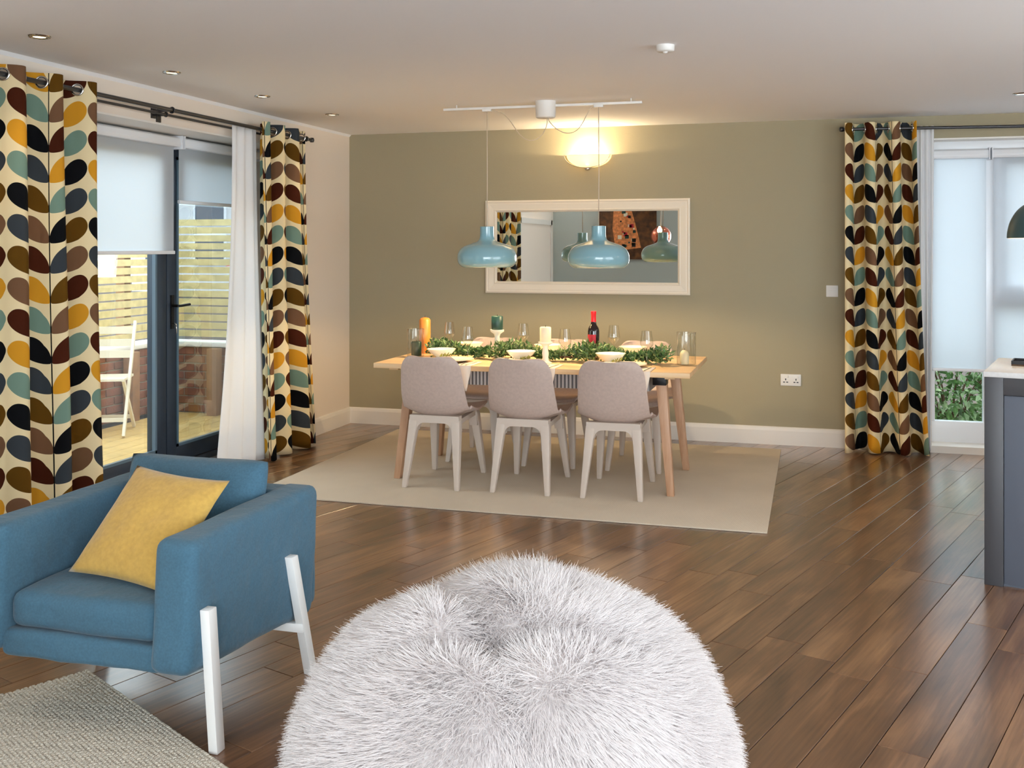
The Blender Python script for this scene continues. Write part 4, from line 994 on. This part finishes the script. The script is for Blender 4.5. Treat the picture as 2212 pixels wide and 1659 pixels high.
def pillow(name, m, parent, wd, hg, th, n=26, ear=0.05, seed=0, rnd=0.0):
    v = []; f = []; N = n + 1
    for sgn in (1, -1):
        for j in range(N):
            for i in range(N):
                u, q = -1 + 2 * i / n, -1 + 2 * j / n
                x = u * wd / 2 * (1 - ear * (1 - q * q) - rnd * abs(q) ** 6); y = q * hg / 2 * (1 - ear * (1 - u * u) - rnd * abs(u) ** 6)
                z = sgn * th / 2 * ((1 - abs(u) ** 2.6) * (1 - abs(q) ** 2.6)) ** 0.62
                z += 0.010 * noise.noise(Vector((u * 2.2 + seed, q * 2.2, sgn))) * (1 - max(abs(u), abs(q)) ** 4)
                v.append((x, y, z))
    for s_ in range(2):
        for j in range(n):
            for i in range(n):
                k = s_ * N * N + j * N + i; q = [k, k + 1, k + N + 1, k + N]; f.append(q if s_ == 0 else q[::-1])
    bm = bmesh.new(); vs = [bm.verts.new(p) for p in v]
    for q in f: bm.faces.new([vs[i] for i in q])
    bmesh.ops.remove_doubles(bm, verts=bm.verts, dist=1e-5)
    return bm_obj(name, bm, m, parent, True)
bc = pillow('back_cushion', 'blue', ac, 0.56, 0.40, 0.20, ear=0.03, seed=3, rnd=0.04)
bc.location = (0.0, 0.205, 0.535); bc.rotation_euler = (math.radians(78), 0, 0)
for sx in (-1, 1):
    x = sx * (xo + 0.016)
    MB().leg((x, -0.30, 0.0125 if sx < 0 else 0), (x, -0.345, 0.43), 0.03, 0.042, 0.03, 0.042).build('leg', 'legwhite', ac, bevel=0.003)
    MB().leg((x, 0.285, 0), (x, 0.145, 0.44), 0.03, 0.042, 0.03, 0.042).build('leg', 'legwhite', ac, bevel=0.003)
for y, z in ((0.215, 0.185),): MB().box(-xo - 0.03, xo + 0.03, y - 0.015, y + 0.015, z - 0.02, z + 0.01).build('cross_rail', 'legwhite', ac, bevel=0.003)
cu = pillow('throw_cushion', 'mustard', None, 0.385, 0.395, 0.11, ear=0.06, seed=9)
X = Vector((0.372, -0.05, -0.017)).normalized(); U = Vector((0.0, 0.28, 0.278)).normalized(); Nn = X.cross(U).normalized(); U = Nn.cross(X)
cu.matrix_world = Matrix.Translation((-2.014, 2.838, 0.583)) @ Matrix((X, U, Nn)).transposed().to_4x4()
tag(cu, 'mustard yellow velvet throw cushion leaning in the blue armchair', 'cushion')

# ------------------------------------------------------------------ woven rug, front
def rug_loops():
    a = math.radians(-29.1); d1 = Vector((math.cos(a), math.sin(a), 0)); d2 = Vector((-0.487, -0.873, 0)).normalized()
    v = []; f = []; p1, p2 = 0.0095, 0.0125; n1, n2 = 140, 88
    ring = [(-0.5, 0), (-0.3, 0.8), (0.3, 0.8), (0.5, 0)]
    for j in range(n2):
        for i in range(n1):
            cx = (i + 0.5 * (j % 2)) * p1; cy = j * p2; h = 0.0052 * (0.8 + 0.4 * rng.random()); tilt = 0.004 * (1 if j % 2 else -1)
            k = len(v)
            for (du, dv, hh) in ((-0.5, -0.55, 0), (0.5, -0.55, 0), (0.5, 0.55, 0), (-0.5, 0.55, 0), (-0.22, -0.28, h), (0.22, -0.28, h), (0.22, 0.28, h), (-0.22, 0.28, h)):
                p = d1 * (cx + du * p1 + (tilt * dv)) + d2 * (cy + dv * p2); v.append((p.x, p.y, 0.006 + hh))
            f += [[k, k + 1, k + 5, k + 4], [k + 1, k + 2, k + 6, k + 5], [k + 2, k + 3, k + 7, k + 6], [k + 3, k, k + 4, k + 7], [k + 4, k + 5, k + 6, k + 7]]
    return v, f, d1, d2, n1 * p1, n2 * p2
v, f, d1, d2, l1, l2 = rug_loops()
t = thing('woven_rug', 'chunky woven cream rug in front of the blue armchair', 'rug', (-2.40, 3.025, 0))
tag(mesh_obj('loops', v, f, 'braid', t, True), kind='stuff')
q = [Vector((0, 0, 0)) - d1 * 0.002, d1 * l1, d1 * l1 + d2 * l2, d2 * l2]
MB().prism([(p.x, p.y) for p in q], 'z', 0.0005, 0.0062).build('backing', 'braid', t)

# ------------------------------------------------------------------ furry bean bag
BC = Vector((-0.72, 2.495, 0))
def bag(th, ph):
    """ph 0 top .. pi bottom"""
    a, bv = 0.505, 0.35
    s, c = math.sin(ph), math.cos(ph)
    r = a * (abs(s) ** 0.92) ; z = 0.235 + bv * c
    if c < 0: z = 0.235 + 0.235 * math.copysign(abs(c) ** 0.6, c)
    x, y = r * math.cos(th), r * math.sin(th)
    # higher lobe at the back, seat dip and creases running from it
    up = max(0, c)
    z += 0.035 * up * math.exp(-((x - 0.05) ** 2 + (y - 0.30) ** 2) / 0.05)
    dip = math.exp(-((x + 0.01) ** 2 + (y + 0.17) ** 2) / 0.012); z -= 0.055 * up * dip
    for ang, ln in ((2.25, 0.42), (0.35, 0.36), (3.5, 0.36), (5.3, 0.3)):
        dx, dy = math.cos(ang), math.sin(ang); px, py = x + 0.01, y + 0.17; al = px * dx + py * dy; pe = -px * dy + py * dx
        if al > 0: z -= 0.045 * up * math.exp(-(pe / 0.045) ** 2) * math.exp(-(al / ln) ** 2)
    n = 0.02 * noise.noise(Vector((x * 4, y * 4, z * 4)))
    return Vector((x * (1 + n), y * (1 + n), max(0.004, z + n)))
nu, nv = 72, 40; v = []; f = []
for j in range(nv + 1):
    for i in range(nu): v.append(bag(2 * PI * i / nu, PI * max(0.002, min(0.998, j / nv))))
for j in range(nv):
    for i in range(nu): f.append([j * nu + i, (j + 1) * nu + i, (j + 1) * nu + (i + 1) % nu, j * nu + (i + 1) % nu])
bagt = thing('bean_bag', 'round white long haired faux fur bean bag on the wooden floor', 'bean bag', BC)
body = mesh_obj('body', v, f, 'fur_base', bagt, True)
V = np.array(v); Fc = np.array(f); P0, P1, P2, P3 = (V[Fc[:, k]] for k in range(4))
nr = np.cross(P2 - P0, P3 - P1); ar = np.linalg.norm(nr, axis=1) / 2 + 1e-12; nr = nr / (2 * ar[:, None])
cen = (P0 + P1 + P2 + P3) / 4
if (nr * (cen - np.array([0, 0, 0.25]))).sum() < 0: nr = -nr
wgt = ar * (cen[:, 2] > 0.03); NH = 110000
fi = rng.choice(len(Fc), NH, p=wgt / wgt.sum()); uu, vv_ = rng.random(NH)[:, None], rng.random(NH)[:, None]
root = (P0[fi] * (1 - uu) + P3[fi] * uu) * (1 - vv_) + (P1[fi] * (1 - uu) + P2[fi] * uu) * vv_
N_ = nr[fi]
# combed direction: outwards and down, swirled by slow noise, then clumped
flow = np.stack([root[:, 0], root[:, 1], np.full(NH, -0.25)], 1); flow /= np.linalg.norm(flow, axis=1)[:, None] + 1e-9
sw = np.array([[noise.noise(Vector(p * 3.6)), noise.noise(Vector(p * 3.6 + 9.3)), noise.noise(Vector(p * 3.6 + 17.7))] for p in root])
d = N_ * 0.75 + flow * 0.65 + sw * 0.9 + rng.normal(0, 0.16, (NH, 3)); d -= N_ * np.minimum(0, (d * N_).sum(1) - 0.25)[:, None]
d /= np.linalg.norm(d, axis=1)[:, None]
ln = (0.045 + 0.03 * rng.random(NH))[:, None]
cell = np.floor(root / 0.028); key = (np.sin(cell @ np.array([12.9898, 78.233, 37.719])) * 43758.5453) % 1.0
off = np.stack([np.sin(key * 40), np.cos(key * 57), np.sin(key * 91)], 1) * 0.010
cc = (cell + 0.5) * 0.028
K = 5; pts = np.zeros((NH, K, 3), dtype=np.float32)
for k in range(K):
    s = k / (K - 1); p = root + d * ln * s + np.array([0, 0, -0.016]) * s * s
    pull = 0.42 * s ** 1.3
    tgt = cc + d * ln * s + off * s
    pts[:, k] = p * (1 - pull) + tgt * pull
pts[:, :, 2] = np.maximum(pts[:, :, 2], 0.003)
fm = bpy.data.materials.new('white_fur'); fm.use_nodes = True; g = G(fm.node_tree); pb = g.n['Principled BSDF']
hi_ = g.add('ShaderNodeHairInfo')
g.l.new(g.mix(hi_.outputs['Random'], lin((232, 228, 228)), lin((248, 245, 245))), pb.inputs['Base Color']); pb.inputs['Roughness'].default_value = 0.55; pb.inputs['Specular IOR Level'].default_value = 0.35
o_ = g.n['Material Output']; tr = g.add('ShaderNodeBsdfTranslucent'); tr.inputs[0].default_value = lin((244, 240, 240)); ms = g.add('ShaderNodeMixShader'); ms.inputs[0].default_value = 0.35
g.l.new(pb.outputs[0], ms.inputs[1]); g.l.new(tr.outputs[0], ms.inputs[2]); g.l.new(ms.outputs[0], o_.inputs[0])
hc = bpy.data.hair_curves.new('fur'); hc.add_curves([K] * NH)
hc.attributes['position'].data.foreach_set('vector', pts.ravel())
ra = hc.attributes.get('radius') or hc.attributes.new('radius', 'FLOAT', 'POINT')
ra.data.foreach_set('value', np.tile(np.array([0.0008, 0.0008, 0.0007, 0.0005, 0.0002], dtype=np.float32), NH))
hc.materials.append(fm)
fo = bpy.data.objects.new('fur', hc); C.objects.link(fo); fo.parent = bagt; fo['kind'] = 'stuff'

# ------------------------------------------------------------------ kitchen island corner
IA = math.radians(-14.1)
isl = thing('kitchen_island', 'grey kitchen island with charcoal framed panel and pale worktop', 'kitchen island', (0.706, 4.909, 0), IA)
MB().box(0.02, 1.78, 0.02, 0.62, 0.0, 0.90).build('carcass', 'island_panel', isl)
for x0, x1, z0, z1 in ((0.0, 0.075, 0.0, 0.90), (0.075, 1.725, 0.825, 0.90), (1.725, 1.8, 0.0, 0.90)):
    MB().box(x0, x1, 0.0, 0.022, z0, z1).build('frame_rail', 'island_dark', isl, bevel=0.002)
for x in (0.077, 0.63, 1.18): MB().box(x, x + 0.545, 0.008, 0.022, 0.012, 0.823).build('panel', 'island_panel', isl, bevel=0.002)
MB().box(0.0, 0.022, 0.022, 0.64, 0.0, 0.90).build('end_panel', 'island_dark', isl, bevel=0.002)
MB().box(-0.004, 1.804, -0.004, 0.644, 0.90, 0.924).build('worktop', 'quartz', isl, bevel=0.003)
tr_ = thing('serving_tray', 'dark brown tray lying on the pale island worktop', 'tray', (0.98, 5.215, 0.9245), IA)
MB().box(-0.11, 0.13, -0.07, 0.07, 0, 0.006).build('base', 'twig', tr_, bevel=0.002)
for y in (-0.07, 0.063): MB().box(-0.11, 0.13, y, y + 0.007, 0.006, 0.022).build('rim', 'black', tr_)
for x in (-0.11, 0.123): MB().box(x, x + 0.007, -0.063, 0.063, 0.006, 0.022).build('rim', 'black', tr_)
t = thing('dome_pendant', 'petrol green dome pendant lamp over the kitchen island', 'pendant lamp', (1.03, 5.30, 1.505))
DP = [(0.012, 0.19), (0.03, 0.185), (0.08, 0.165), (0.125, 0.13), (0.155, 0.08), (0.168, 0.03), (0.17, 0.0)]
MB().lathe(smooth_prof(DP), 48).build('shade', 'petrol', t, smooth=True)
MB().lathe([(r - 0.004, z - 0.002) for r, z in smooth_prof(DP) if r > 0.02], 48).build('shade_lining', 'cream_in', t, smooth=True)
MB().tube([(0, 0, 0.19), (0, 0, 0.89)], 0.003).build('cord', 'black', t)
MB().lathe([(0.0005, 0.05), (0.03, 0.07), (0.03, 0.10), (0.014, 0.14)], 20).build('bulb', 'warm', t, smooth=True)
lamp('dome_pendant_light', (0, 0, 0.045), 8, WARM, 0.03, t)
